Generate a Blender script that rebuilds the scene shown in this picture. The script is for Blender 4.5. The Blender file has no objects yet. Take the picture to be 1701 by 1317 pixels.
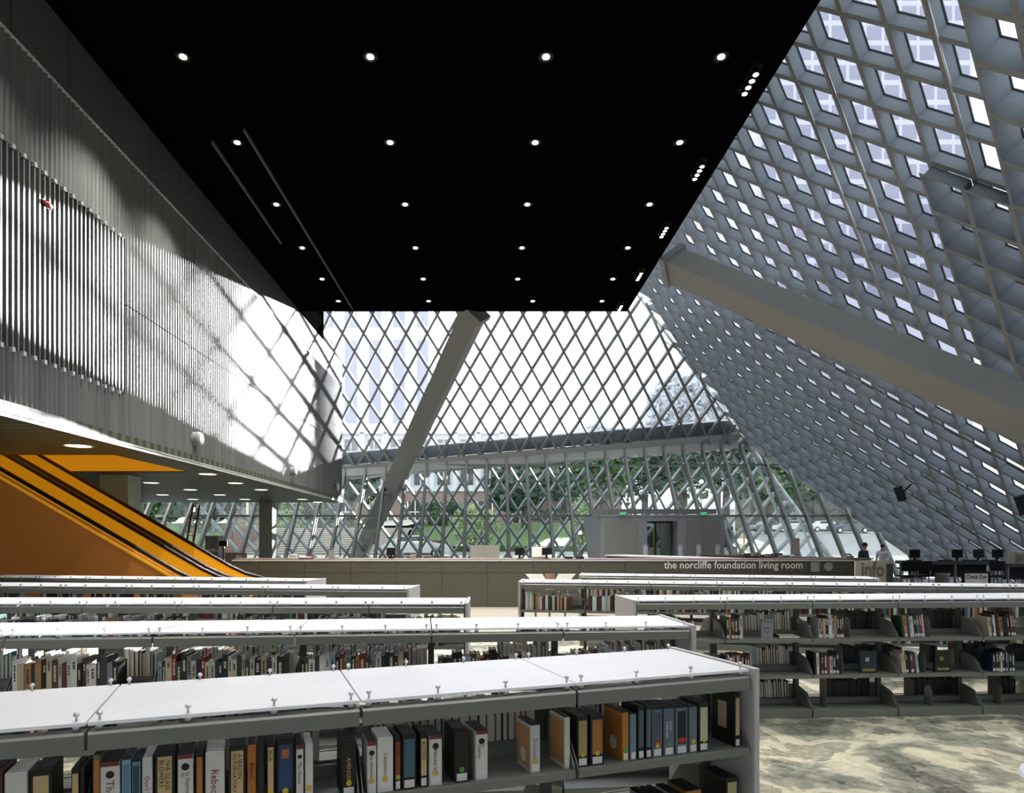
import bpy, math, random
from mathutils import Vector, Matrix
R = random.Random(7)
C = bpy.context.scene.collection
CAMZ = 1.82                       # eye height above the floor; helper coordinates below are relative to the eye level
F, VX, VY = 1100.0, 807.0, 895.0  # focal length and vanishing point of the 1701x1317 frame

def at(px, py, y):                # pixel + distance -> world point
    return Vector(((px - VX) / F * y, y, CAMZ - (py - VY) / F * y))

# ---------------------------------------------------------------- materials
def lin(h):
    h = h.lstrip('#'); v = [int(h[i:i + 2], 16) / 255 for i in (0, 2, 4)]
    return tuple(x / 12.92 if x <= .04045 else ((x + .055) / 1.055) ** 2.4 for x in v) + (1,)

def newmat(name):
    m = bpy.data.materials.new(name); m.use_nodes = True
    nt = m.node_tree; return m, nt, nt.nodes['Principled BSDF']

def pm(name, col, rough=.5, metal=0, var=.12, scale=6, bump=0, spec=.5, emit=0, ecol=None):
    m, nt, b = newmat(name); N = nt.nodes; L = nt.links
    c = lin(col)
    tc = N.new('ShaderNodeTexCoord'); nz = N.new('ShaderNodeTexNoise'); nz.inputs['Scale'].default_value = scale; nz.inputs['Detail'].default_value = 4
    L.new(tc.outputs['Object'], nz.inputs['Vector'])
    mx = N.new('ShaderNodeMix'); mx.data_type = 'RGBA'
    mx.inputs['A'].default_value = tuple(x * (1 - var) for x in c[:3]) + (1,)
    mx.inputs['B'].default_value = tuple(min(1, x * (1 + var)) for x in c[:3]) + (1,)
    L.new(nz.outputs['Fac'], mx.inputs['Factor']); L.new(mx.outputs['Result'], b.inputs['Base Color'])
    b.inputs['Roughness'].default_value = rough; b.inputs['Metallic'].default_value = metal
    b.inputs['Specular IOR Level'].default_value = spec
    if bump:
        bp = N.new('ShaderNodeBump'); bp.inputs['Strength'].default_value = bump; bp.inputs['Distance'].default_value = .01
        L.new(nz.outputs['Fac'], bp.inputs['Height']); L.new(bp.outputs['Normal'], b.inputs['Normal'])
    if emit:
        b.inputs['Emission Color'].default_value = lin(ecol or col); b.inputs['Emission Strength'].default_value = emit
    return m

def emat(name, col, s):
    m = bpy.data.materials.new(name); m.use_nodes = True; nt = m.node_tree; nt.nodes.clear()
    e = nt.nodes.new('ShaderNodeEmission'); o = nt.nodes.new('ShaderNodeOutputMaterial')
    e.inputs['Color'].default_value = lin(col); e.inputs['Strength'].default_value = s
    nt.links.new(e.outputs[0], o.inputs[0]); return m

def glass(name, tint, haze, gloss=.06, hazecol='#f2f5ff'):
    m = bpy.data.materials.new(name); m.use_nodes = True; nt = m.node_tree; N = nt.nodes; L = nt.links; N.clear()
    t = N.new('ShaderNodeBsdfTransparent'); t.inputs[0].default_value = lin(tint)
    h = N.new('ShaderNodeBsdfTranslucent'); h.inputs[0].default_value = lin(hazecol)
    g = N.new('ShaderNodeBsdfGlossy'); g.inputs['Roughness'].default_value = .05
    m1 = N.new('ShaderNodeMixShader'); m2 = N.new('ShaderNodeMixShader'); o = N.new('ShaderNodeOutputMaterial')
    nz = N.new('ShaderNodeTexNoise'); nz.inputs['Scale'].default_value = .6; tc = N.new('ShaderNodeTexCoord'); L.new(tc.outputs['Object'], nz.inputs['Vector'])
    mr = N.new('ShaderNodeMapRange'); mr.inputs['To Min'].default_value = haze * .8; mr.inputs['To Max'].default_value = haze * 1.2
    L.new(nz.outputs['Fac'], mr.inputs['Value']); L.new(mr.outputs[0], m1.inputs[0])
    L.new(t.outputs[0], m1.inputs[1]); L.new(h.outputs[0], m1.inputs[2])
    m2.inputs[0].default_value = gloss; L.new(m1.outputs[0], m2.inputs[1]); L.new(g.outputs[0], m2.inputs[2]); L.new(m2.outputs[0], o.inputs[0])
    return m

def objcol(name, rough=.45):      # colour taken from the object itself
    m, nt, b = newmat(name); oi = nt.nodes.new('ShaderNodeObjectInfo'); nt.links.new(oi.outputs['Color'], b.inputs['Base Color'])
    b.inputs['Roughness'].default_value = rough; return m

M = dict(
    black=pm('ceiling_black', '#050505', .95, spec=0),
    blackpl=pm('black_plastic', '#0c0d0e', .4, spec=.3),
    rib=pm('lattice_paint', '#697178', .55, var=.06, scale=1.5),
    flange=pm('flange_paint', '#989997', .6, var=.06),
    steel=pm('steel_paint', '#828482', .5, var=.05, scale=1.5),
    gird=pm('girder_paint', '#868681', .55, var=.05, scale=.8),
    mull=pm('mullion_aluminium', '#878986', .4, .3, var=.05),
    gasket=pm('gasket', '#0b0d10', .6),
    outst=pm('white_lattice', '#8f989f', .5, var=.04),
    soff=None, alu=None, meshband=None,
    trim=pm('white_metal_trim', '#c9ccca', .35, .4),
    floor=pm('floor_boards', '#79736a', .35, var=.05, scale=1.2),
    concrete=pm('counter_panel', '#403f33', .6, var=.12, scale=1.5),
    ctop=pm('counter_top', '#5a4a44', .4),
    whitetop=pm('white_top', '#c9c8d0', .35),
    shelf=pm('shelf_steel', '#777a73', .4, .25, var=.05),
    shelfd=pm('shelf_upright', '#4b504d', .5, .2),
    endp=pm('end_panel', '#b4b3b4', .45, var=.05, scale=2),
    chrome=pm('chrome', '#cfcfcf', .3, .6, var=.02),
    kiosk=pm('vestibule_panel', '#83857d', .5, var=.04),
    kioskl=pm('vestibule_frame', '#94979b', .45, .2, var=.04),
    cream=pm('info_desk', '#b8b3a2', .6),
    letterg=pm('grey_letter', '#6f6a5c', .6),
    letterw=pm('silver_letter', '#cfcfcb', .4, .2),
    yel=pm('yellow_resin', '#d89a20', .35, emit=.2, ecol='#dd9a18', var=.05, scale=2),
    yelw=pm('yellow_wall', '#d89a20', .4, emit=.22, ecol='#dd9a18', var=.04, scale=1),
    orange=pm('orange_cladding', '#b07030', .55, var=.1, scale=.7, emit=.06, ecol='#b8702a'),  # faint emission stands in for glow received from the yellow panels
    rubber=pm('handrail_rubber', '#0a0a0a', .35),
    stepm=pm('step_metal', '#5a5a55', .4, .6),
    col=pm('column_paint', '#8c988d', .6, var=.05, scale=1),
    paper=pm('page_paper', '#d6d0c2', .8, var=.06, scale=40),
    white=pm('white_paper', '#e8e6e0', .7),
    red=pm('red_paint', '#a02a24', .5),
    cover=objcol('book_cover'), label=objcol('printed_label', .6),
    leaf=pm('leaf_green', '#47693f', .6, var=.5, scale=3),
    leafd=pm('leaf_dark', '#33523c', .6, var=.5, scale=3),
    leafl=pm('leaf_light', '#8a9f72', .6, var=.5, scale=3),
    bark=pm('bark', '#4b4038', .9, bump=.4),
    grass=pm('lawn', '#4a6238', .9, var=.3, scale=3),
    pave=pm('pavement', '#b3b0ab', .8, var=.1, scale=1),
    road=pm('asphalt', '#8f9094', .85, var=.1, scale=1),
    brick=None, bstone=pm('pale_stone', '#c9cad2', .8, var=.06, scale=.6),
    bwin=pm('window_dark', '#8c8ea0', .3), bwin2=pm('window_deep', '#3b3b40', .2),
    tower=pm('tower_concrete', '#b9bac8', .8, var=.05, scale=.2), twin=pm('tower_window', '#7d8196', .3),
    globe=emat('globe_light', '#fff6e6', 2.0), lampw=emat('lamp_warm', '#ffe9c4', 14), lampg=emat('soffit_lamp', '#ffe8d0', 2.2),
    exitg=emat('exit_green', '#2fd06a', 1.0),
    skin=pm('skin', '#b98a6e', .6), hair=pm('hair', '#1c1714', .7), darkcloth=pm('dark_cloth', '#23262c', .9), whitecloth=pm('white_cloth', '#d8d8dc', .9), jeans=pm('jeans', '#3a4456', .9),
    carw=pm('car_white', '#d5d7da', .25), carg=pm('car_grey', '#5a626c', .25, .3), tyre=pm('tyre', '#101010', .8),
    busw=pm('bus_body', '#d8d4c2', .4), busy=pm('bus_yellow', '#e8b93a', .4), bluegl=pm('blue_glass', '#4f5f6e', .15),
    glassB=glass('tinted_glass', '#85888a', .003, .05), glassU=glass('mesh_glass', '#d8dde6', .013), glassL=glass('clear_glass', '#dbe4df', .003, .04), glassR=glass('roof_glass', '#bfc4ca', .016, .05),
    darkgl=pm('dark_window', '#14181a', .12, spec=.6),
)

def tex_mat(name, build, rough=.6, metal=0):
    m, nt, b = newmat(name); b.inputs['Roughness'].default_value = rough; b.inputs['Metallic'].default_value = metal
    build(nt, b); return m
def ramp(nt, cols):
    r = nt.nodes.new('ShaderNodeValToRGB'); e = r.color_ramp.elements
    while len(e) < len(cols): e.new(.5)
    for k, (p, c) in enumerate(cols): e[k].position = p; e[k].color = lin(c)
    return r
def coord(nt, scale=(1, 1, 1), out='Object'):
    tc = nt.nodes.new('ShaderNodeTexCoord'); mp = nt.nodes.new('ShaderNodeMapping'); mp.inputs['Scale'].default_value = scale
    nt.links.new(tc.outputs[out], mp.inputs['Vector']); return mp.outputs[0]
def b_soff(nt, b):
    w = nt.nodes.new('ShaderNodeTexWave'); w.bands_direction = 'Y'; w.inputs['Scale'].default_value = 1.1; w.inputs['Distortion'].default_value = .05
    nt.links.new(coord(nt), w.inputs['Vector']); r = ramp(nt, [(0, '#1a1d12'), (.3, '#2a2e1e'), (.45, '#484e36'), (1, '#4f563c')])
    nt.links.new(w.outputs['Fac'], r.inputs[0]); nt.links.new(r.outputs[0], b.inputs['Base Color'])
M['soff'] = tex_mat('soffit_slats', b_soff, .5)
def b_alu(nt, b):
    n = nt.nodes.new('ShaderNodeTexNoise'); n.inputs['Scale'].default_value = 1.2; nt.links.new(coord(nt, (1, 6, .3)), n.inputs['Vector'])
    r = ramp(nt, [(.2, '#5a5c59'), (.8, '#757773')]); nt.links.new(n.outputs['Fac'], r.inputs[0]); nt.links.new(r.outputs[0], b.inputs['Base Color'])
M['alu'] = tex_mat('corrugated_aluminium', b_alu, .5, .4)
def b_band(nt, b):
    v = nt.nodes.new('ShaderNodeTexVoronoi'); v.inputs['Scale'].default_value = 45; nt.links.new(coord(nt), v.inputs['Vector'])
    r = ramp(nt, [(.0, '#1c201e'), (.35, '#454b48'), (.6, '#535955')]); nt.links.new(v.outputs['Distance'], r.inputs[0]); nt.links.new(r.outputs[0], b.inputs['Base Color'])
M['meshband'] = tex_mat('perforated_metal', b_band, .55, .5)
def b_brick(nt, b):
    w = nt.nodes.new('ShaderNodeTexBrick'); w.inputs['Color1'].default_value = lin('#6e463e'); w.inputs['Color2'].default_value = lin('#5d3a35'); w.inputs['Mortar'].default_value = lin('#8b7870')
    w.inputs['Scale'].default_value = 3; nt.links.new(coord(nt), w.inputs['Vector']); nt.links.new(w.outputs['Color'], b.inputs['Base Color'])
M['brick'] = tex_mat('red_brick', b_brick, .85)
def b_carpet(nt, b):
    N = nt.nodes; L = nt.links
    def noise(sc, det, rough, vec, dist=0):
        n = N.new('ShaderNodeTexNoise'); n.inputs['Scale'].default_value = sc; n.inputs['Detail'].default_value = det; n.inputs['Roughness'].default_value = rough; n.inputs['Distortion'].default_value = dist; L.new(vec, n.inputs['Vector']); return n.outputs['Fac']
    def mixc(f, a, c):
        m = N.new('ShaderNodeMix'); m.data_type = 'RGBA'
        if isinstance(f, float): m.inputs['Factor'].default_value = f
        else: L.new(f, m.inputs['Factor'])
        L.new(a, m.inputs['A']); L.new(c, m.inputs['B']); return m.outputs['Result']
    P = coord(nt, (1, 1, 1))
    big = noise(1.3, 7, .58, P, .5)
    base = ramp(nt, [(.0, '#23251f'), (.43, '#34362f'), (.445, '#62645a'), (.50, '#74756a'), (.51, '#a3a08c'), (.57, '#b3ae99'), (.59, '#55574e'), (.62, '#74756a'), (1, '#b5b2a6')]); L.new(big, base.inputs[0])
    vein = noise(7, 6, .6, P, 1.2); vr = ramp(nt, [(.38, '#2e302b'), (.5, '#7d7d6e'), (.62, '#b9b4a2')]); L.new(vein, vr.inputs[0])
    c1 = mixc(.25, base.outputs[0], vr.outputs[0])
    tint = noise(.8, 2, .5, P); tr = ramp(nt, [(.45, '#000000'), (.6, '#ffffff')]); L.new(tint, tr.inputs[0])
    gr = ramp(nt, [(.0, '#4b4f44'), (.45, '#6a725e'), (.52, '#a49f82'), (1, '#b3aa8c')]); L.new(big, gr.inputs[0])
    mm = N.new('ShaderNodeMath'); mm.operation = 'MULTIPLY'; mm.inputs[1].default_value = .25; L.new(tr.outputs[0], mm.inputs[0])
    c2 = mixc(mm.outputs[0], c1, gr.outputs[0]); L.new(c2, b.inputs['Base Color'])
    bp = N.new('ShaderNodeBump'); bp.inputs['Strength'].default_value = .25; L.new(vein, bp.inputs['Height']); L.new(bp.outputs[0], b.inputs['Normal'])
M['carpet'] = tex_mat('floral_carpet', b_carpet, .95)
def b_frost(nt, b):
    b.inputs['Specular IOR Level'].default_value = .7
    n = nt.nodes.new('ShaderNodeTexNoise'); n.inputs['Scale'].default_value = 3; nt.links.new(coord(nt), n.inputs['Vector'])
    r = ramp(nt, [(.3, '#eef0f6'), (.7, '#f6f8fc')]); nt.links.new(n.outputs['Fac'], r.inputs[0]); nt.links.new(r.outputs[0], b.inputs['Base Color'])
def b_frost2(nt, b):
    b_frost(nt, b); t = nt.nodes.new('ShaderNodeBsdfTranslucent'); t.inputs[0].default_value = lin('#f4f6fa'); m = nt.nodes.new('ShaderNodeMixShader'); m.inputs[0].default_value = .3
    nt.links.new(b.outputs[0], m.inputs[1]); nt.links.new(t.outputs[0], m.inputs[2]); nt.links.new(m.outputs[0], nt.nodes['Material Output'].inputs[0])
M['frost'] = tex_mat('frosted_glass', b_frost2, .3)

def b_far(nt, b):  # distance haze painted into the pale leaf colour of the far trees
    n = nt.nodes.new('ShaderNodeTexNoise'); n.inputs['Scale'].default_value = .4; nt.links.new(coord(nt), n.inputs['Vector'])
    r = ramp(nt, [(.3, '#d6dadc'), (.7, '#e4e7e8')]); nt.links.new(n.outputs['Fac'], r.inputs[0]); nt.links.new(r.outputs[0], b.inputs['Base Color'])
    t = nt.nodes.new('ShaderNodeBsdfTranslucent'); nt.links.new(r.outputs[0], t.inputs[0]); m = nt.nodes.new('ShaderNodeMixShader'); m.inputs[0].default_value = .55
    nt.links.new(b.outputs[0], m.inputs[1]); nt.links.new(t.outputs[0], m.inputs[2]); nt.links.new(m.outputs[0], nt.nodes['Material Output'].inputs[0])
M['leaff'] = tex_mat('haze_painted_leaf', b_far, .6)

# ---------------------------------------------------------------- mesh helpers
class MB:
    def __init__(s): s.v = []; s.f = []
    def add(s, vs, fs):
        o = len(s.v); s.v += [Vector(p) for p in vs]; s.f += [tuple(i + o for i in f) for f in fs]; return s
    def quad(s, *p): return s.add(p, [tuple(range(len(p)))])
    def box(s, x0, x1, y0, y1, z0, z1, mat=None):
        vs = [Vector((x, y, z)) for z in (z0, z1) for y in (y0, y1) for x in (x0, x1)]
        if mat is not None: vs = [mat @ v for v in vs]
        return s.add(vs, [(0, 2, 3, 1), (4, 5, 7, 6), (0, 1, 5, 4), (2, 6, 7, 3), (0, 4, 6, 2), (1, 3, 7, 5)])
    def bevbox(s, x0, x1, y0, y1, z0, z1, b=.01, mat=None):      # box with chamfered vertical edges
        p = [(x0 + b, y0), (x1 - b, y0), (x1, y0 + b), (x1, y1 - b), (x1 - b, y1), (x0 + b, y1), (x0, y1 - b), (x0, y0 + b)]
        return s.prism(p, z0, z1, mat)
    def prism(s, pts, z0, z1, mat=None):
        n = len(pts); vs = [Vector((x, y, z)) for z in (z0, z1) for x, y in pts]
        if mat is not None: vs = [mat @ v for v in vs]
        return s.add(vs, [tuple(range(n - 1, -1, -1)), tuple(range(n, 2 * n))] + [(i, (i + 1) % n, n + (i + 1) % n, n + i) for i in range(n)])
    def bar(s, a, b, w, h, up=(0, 0, 1), shift=(0, 0, 0)):       # rectangular bar a->b; w across, h along 'up'
        a = Vector(a) + Vector(shift); b = Vector(b) + Vector(shift); d = (b - a).normalized(); up = Vector(up)
        sx = d.cross(up).normalized() * (w / 2); sy = sx.cross(d).normalized() * (h / 2)
        vs = [p + q for p in (a, b) for q in (-sx - sy, sx - sy, sx + sy, -sx + sy)]
        return s.add(vs, [(0, 1, 2, 3), (7, 6, 5, 4), (0, 4, 5, 1), (1, 5, 6, 2), (2, 6, 7, 3), (3, 7, 4, 0)])
    def tube(s, pts, r, n=8, cap=True, closed=False):
        pts = [Vector(p) for p in pts]; rs = r if isinstance(r, (list, tuple)) else [r] * len(pts); o = len(s.v); px = None
        for k, p in enumerate(pts):
            d = (pts[min(k + 1, len(pts) - 1)] - pts[max(k - 1, 0)]).normalized()
            if px is None: px = d.orthogonal().normalized()
            px = (px - d * px.dot(d)).normalized(); py = d.cross(px)
            s.v += [p + (px * math.cos(t) + py * math.sin(t)) * rs[k] for t in (2 * math.pi * i / n for i in range(n))]
        for k in range(len(pts) - 1):
            s.f += [(o + k * n + i, o + k * n + (i + 1) % n, o + (k + 1) * n + (i + 1) % n, o + (k + 1) * n + i) for i in range(n)]
        if cap: s.f += [tuple(o + i for i in range(n - 1, -1, -1)), tuple(o + (len(pts) - 1) * n + i for i in range(n))]
        return s
    def lathe(s, c, prof, n=16, axis=None):                     # prof: list of (r, z)
        c = Vector(c); o = len(s.v)
        for r, z in prof:
            for i in range(n):
                t = 2 * math.pi * i / n; p = Vector((r * math.cos(t), r * math.sin(t), z))
                s.v.append(c + (axis @ p if axis is not None else p))
        for k in range(len(prof) - 1):
            s.f += [(o + k * n + i, o + k * n + (i + 1) % n, o + (k + 1) * n + (i + 1) % n, o + (k + 1) * n + i) for i in range(n)]
        s.f += [tuple(o + i for i in range(n - 1, -1, -1)), tuple(o + (len(prof) - 1) * n + i for i in range(n))]
        return s
    def ball(s, c, r, n=10, k=6, sc=(1, 1, 1)):
        pr = [(max(1e-4, r * math.sin(math.pi * i / k)), -r * math.cos(math.pi * i / k)) for i in range(k + 1)]
        o = len(s.v); s.lathe((0, 0, 0), pr, n)
        for i in range(o, len(s.v)): v = s.v[i]; s.v[i] = Vector((v.x * sc[0], v.y * sc[1], v.z * sc[2])) + Vector(c)
        return s

def mobj(name, mb, mat, parent=None, smooth=False, world=True):
    me = bpy.data.meshes.new(name); vs = mb.v
    if parent is not None and world:
        inv = parent_matrix(parent).inverted(); vs = [inv @ v for v in vs]
    me.from_pydata([tuple(v) for v in vs], [], mb.f); me.update()
    if smooth:
        for p in me.polygons: p.use_smooth = True
    me.materials.append(mat); o = bpy.data.objects.new(name, me); C.objects.link(o)
    if parent is not None: o.parent = parent
    return o
def parent_matrix(o):
    m = Matrix.LocRotScale(o.location, o.rotation_euler, o.scale)
    return parent_matrix(o.parent) @ m if o.parent else m
def tag(o, label=None, cat=None, group=None, kind=None):
    if label: o['label'] = label
    if cat: o['category'] = cat
    if group: o['group'] = group
    if kind: o['kind'] = kind
    return o
def thing(name, label, cat, loc=(0, 0, 0), rz=0, group=None, kind=None):
    o = bpy.data.objects.new(name, None); C.objects.link(o); o.location = loc; o.rotation_euler = (0, 0, rz); o.empty_display_size = .1
    return tag(o, label, cat, group, kind)
def dup(o, loc=None, rz=None, label=None):
    def cp(x, par):
        c = x.copy(); C.objects.link(c); c.parent = par
        for ch in list(KIDS.get(x.name, [])): KIDS.setdefault(c.name, []).append(cp(ch, c))
        return c
    KIDS = {}
    for x in bpy.data.objects:
        if x.parent: KIDS.setdefault(x.parent.name, []).append(x)
    r = cp(o, None)
    if loc is not None: r.location = loc
    if rz is not None: r.rotation_euler = (0, 0, rz)
    if label: r['label'] = label
    return r
_txt = {}
def text_geo(s, size, bold=0):
    k = (s, bold)
    if k not in _txt:
        cu = bpy.data.curves.new('t', 'FONT'); cu.body = s; cu.resolution_u = 2; cu.offset = bold
        ob = bpy.data.objects.new('t', cu); C.objects.link(ob); dg = bpy.context.evaluated_depsgraph_get(); dg.update()
        me = bpy.data.meshes.new_from_object(ob.evaluated_get(dg))
        _txt[k] = ([v.co.copy() for v in me.vertices], [tuple(p.vertices) for p in me.polygons])
        bpy.data.objects.remove(ob); bpy.data.curves.remove(cu); bpy.data.meshes.remove(me)
    vs, fs = _txt[k]; x0 = min(v.x for v in vs); x1 = max(v.x for v in vs)
    return [Vector(((v.x - x0) * size, v.y * size, 0)) for v in vs], fs, (x1 - x0) * size
def text_into(mb, s, o, ex, ey, size=None, width=None, bold=0):  # lettering at o along ex with letter-up ey
    vs, fs, w = text_geo(s, 1, bold); ex = Vector(ex).normalized(); ey = Vector(ey).normalized(); o = Vector(o)
    kx = ky = size
    if width: kx = width / w; ky = size or kx
    mb.add([o + ex * (v.x * kx) + ey * (v.y * ky) for v in vs], fs); return mb
def st(o, label=None): return tag(o, label, None, None, 'structure')

# ---------------------------------------------------------------- main dimensions (Z relative to eye level)
def W(x, y, z): return Vector((x, y, z + CAMZ))
FZ = -CAMZ
XW, HC, YC = 6.5, 7.93, 23.1                 # left box face, ceiling underside, far ceiling edge
XE = 4.93                                    # right ceiling edge
CP = 18.9                                    # right plane: X + Z' = CP
yup = lambda z: 32 + .535 * (10.84 - z)      # far upper facade
ylo = lambda z: 31.33 + .769 * z             # far lower glazing
zf = lambda x: 3.9 + .0783 * (x + 7.7)       # fold line
L0, S0 = 1.757, 1.034                        # diamond size of the far facade

# ---------------------------------------------------------------- floor, ceiling, walls
fl = mobj('floor', MB().box(-16, 20.8, -6, 31, FZ + CAMZ - .2, 0), M['floor']); st(fl, 'pale wood floor of the reading room'); 
ce = mobj('ceiling', MB().box(-16.2, XE, -6, YC, HC + CAMZ, 14 + CAMZ), M['black']); st(ce, 'black ceiling plate with downlights')
ce2 = mobj('trim_1', MB().box(-XW - 2, -XW + .02, YC - .2, 4.07 * XW, HC + CAMZ, 14 + CAMZ).box(-XW - 2, XE, YC, 31.5, 13.6 + CAMZ, 14 + CAMZ), M['black']); st(ce2)
wb = mobj('wall_back', MB().box(-16, 20.8, -6.2, -6, 0, .9).box(-16, 20.8, -6.2, -6, 7.2, 14 + CAMZ), M['concrete']); st(wb)
w4 = thing('fill_window', 'added mullioned windows behind the camera lighting the foreground', None, (0, -6.1, 0), kind='structure')  # unseen glazing added behind the camera as frontal fill light
mb = MB()
for k in range(19): mb.box(-16 + k * 2.04 - .06, -16 + k * 2.04 + .06, -6.2, -6, .9, 7.2)
mobj('mullion', mb, M['mull'], w4); mobj('glass', MB().quad((-16, -6.1, .9), (20.8, -6.1, .9), (20.8, -6.1, 7.2), (-16, -6.1, 7.2)), M['glassB'], w4)  # frame and pane of the added fill window

# left box: corrugated aluminium face, mesh band, soffit
wl = thing('wall_left', 'projecting box faced in corrugated aluminium above the escalators', None, (0, 0, 0), kind='structure'); 
def corr(mb, y0, y1, z0, z1, pitch=.11, amp=.022, seg=6):
    n = int((y1 - y0) / pitch * seg); o = len(mb.v)
    for i in range(n + 1):
        y = y0 + (y1 - y0) * i / n; x = -XW + amp * math.cos(2 * math.pi * y / pitch)
        mb.v += [W(x, y, z0), W(x, y, z1)]
    mb.f += [(o + 2 * i, o + 2 * i + 2, o + 2 * i + 3, o + 2 * i + 1) for i in range(n)]
YE = 29.9; ZB = 1.667
mb = MB()
corr(mb, -5, 11.9, ZB + .06, 2.6); corr(mb, -5, 11.9, 5.38, 6.87); corr(mb, 11.9, YE, ZB + .06, 4.21); corr(mb, 11.9, YE, 4.235, 6.87)
mobj('cladding', mb, M['alu'], wl, True)
mb = MB()
y = 4.0
while y < 11.86: mb.box(-XW - .05, -XW + .02, y, y + .035, 2.6 + CAMZ, 5.38 + CAMZ); y += .11
mobj('fin', mb, M['alu'], wl)
mb = MB()
for z in (2.6, 5.38):
    y = 4.0
    while y < 11.86: mb.box(-XW - .02, -XW + .035, y - .01, y + .045, z - .03 + CAMZ, z + .03 + CAMZ); y += .22
mobj('fin_bracket', mb, M['trim'], wl)
mobj('dark_window', MB().quad(W(-XW - .22, -5, 2.5), W(-XW - .22, 11.95, 2.5), W(-XW - .22, 11.95, 5.5), W(-XW - .22, -5, 5.5)), M['darkgl'], wl)
mb = MB(); y = -5.0 + (10.3 + 5) % 1.25
while y < YE:
    y1 = min(y + 1.25, YE); mb.box(-XW - .04, -XW + .01, y + .008, y1 - .008, 6.91 + CAMZ, HC + CAMZ); y = y1
mobj('mesh_band', mb, M['meshband'], wl)
mobj('edge_trim', MB().box(-XW - .03, -XW + .035, -5, YE, ZB - .02 + CAMZ, ZB + .02 + CAMZ).box(-XW - .03, -XW + .03, -5, YE, ZB + .04 + CAMZ, ZB + .065 + CAMZ).box(-XW - .05, -XW + .02, -5, YE, 6.87 + CAMZ, 6.91 + CAMZ), M['trim'], wl)
mb = MB().box(-16, -XW - .24, -5, 12.8, ZB + .2 + CAMZ, HC + CAMZ).box(-XW - .24, -XW - .06, -5, 12.8, ZB + .2 + CAMZ, 2.5 + CAMZ).box(-XW - .24, -XW - .06, -5, 12.8, 5.5 + CAMZ, HC + CAMZ).box(-7.25, -XW - .06, 11.95, 16.5, ZB + .1 + CAMZ, HC + CAMZ).box(-16, -XW - .06, 16.45, YE, ZB + .1 + CAMZ, HC + CAMZ)
mobj('wall_core', mb, M['shelfd'], wl)
mb = MB().box(-16, -XW + .02, -5, 13, ZB - .02 + CAMZ, ZB + .2 + CAMZ).box(-7.3, -XW + .02, 13, 16.3, ZB - .02 + CAMZ, ZB + .2 + CAMZ).box(-16, -XW + .02, 16.3, YE, ZB - .02 + CAMZ, ZB + .2 + CAMZ)
mobj('soffit', mb, M['soff'], wl)
mb = MB().quad(W(-16, 16.29, ZB), W(-7.31, 16.29, ZB), W(-7.31, 16.29, 6), W(-16, 16.29, 6)).quad(W(-15.9, 13, ZB), W(-15.9, 16.3, ZB), W(-15.9, 16.3, 6), W(-15.9, 13, 6)).quad(W(-7.31, 13.01, ZB), W(-7.31, 16.3, ZB), W(-7.31, 16.3, 6), W(-7.31, 13.01, 6)).quad(W(-16, 13, 6), W(-7.3, 13, 6), W(-7.3, 16.3, 6), W(-16, 16.3, 6))
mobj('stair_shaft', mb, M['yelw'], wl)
wf = mobj('wall_far_left', MB().box(-16.2, -16, -6, 31, 0, ZB + CAMZ + 2), M['col']); st(wf)

# columns under the soffit
c1 = mobj('square_column', MB().bevbox(at(430, 0, 29.2).x, at(452, 0, 29.2).x, 29.2, 29.85, 0, ZB - .02 + CAMZ, .015), M['col']); tag(c1, 'square grey column under the far edge of the slatted soffit', 'column')
xr = at(213, 0, 17.1).x
c2 = mobj('square_column', MB().bevbox(xr - .75, xr, 17.1, 17.75, 0, ZB - .02 + CAMZ, .015), M['col']); tag(c2, 'square greenish column just behind the yellow escalators', 'column')

# ---------------------------------------------------------------- far facade: window_1 (upper lattice) and window_2 (lower glazing)
def uvec(x, z, off=0):                         # point on upper facade (off = outward)
    return Vector((x, yup(z) + off * .88, z + CAMZ + off * .47))
w1 = thing('window_1', 'far diamond-lattice glass facade', None, (0, 0, 0), kind='structure')
x0, z0 = -7.51, 10.84; cz = 1 / math.sqrt(1 + .535 ** 2)    # dz per metre of slope
def clipseg(a, b, planes):
    t0, t1 = 0.0, 1.0
    for (A, B_, D) in planes:                   # keep A*x+B*z<=D
        fa = A * a[0] + B_ * a[1] - D; fb = A * b[0] + B_ * b[1] - D
        if fa > 0 and fb > 0: return None
        if fa > 0: t0 = max(t0, fa / (fa - fb))
        elif fb > 0: t1 = min(t1, fa / (fa - fb))
    if t1 - t0 < 1e-3: return None
    l = lambda t: (a[0] + (b[0] - a[0]) * t, a[1] + (b[1] - a[1]) * t)
    return l(t0), l(t1)
up_n = Vector((0, .88, .47)).normalized()
mbU, mbD = MB(), MB()
sl = (S0 / 2) / (L0 / 2 * cz)                   # dx per dz along a member
for k in range(-24, 60):
    for sg in (1, -1):
        xa = x0 + k * S0 + sg * sl * (z0 - 13.6); xb = x0 + k * S0 + sg * sl * (z0 + 1.9)
        a, b = (xa, 13.6), (xb, -1.9)
        pl = [(1, 1, CP + .1), (-1, 0, 16)]
        s = clipseg(a, b, pl + [(.0783, -1, -3.9 - .0783 * 7.7)])
        if s: mbU.bar(uvec(*s[0]), uvec(*s[1]), .115, .24, up_n)
        s = clipseg(a, b, pl + [(-.0783, 1, 3.9 + .0783 * 7.7)])
        if s: mbD.bar(uvec(*s[0]), uvec(*s[1]), .115, .24, up_n)
mobj('frame', mbU, M['steel'], w1)
mobj('outer_frame', mbD, M['outst'], w1)
xr2 = lambda z: CP - z
mb = MB().quad(uvec(-16, zf(-16), .14), uvec(13.3, zf(13.3), .14), uvec(xr2(13.6), 13.6, .14), uvec(-16, 13.6, .14))
mobj('glass', mb, M['glassU'], w1)
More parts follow.
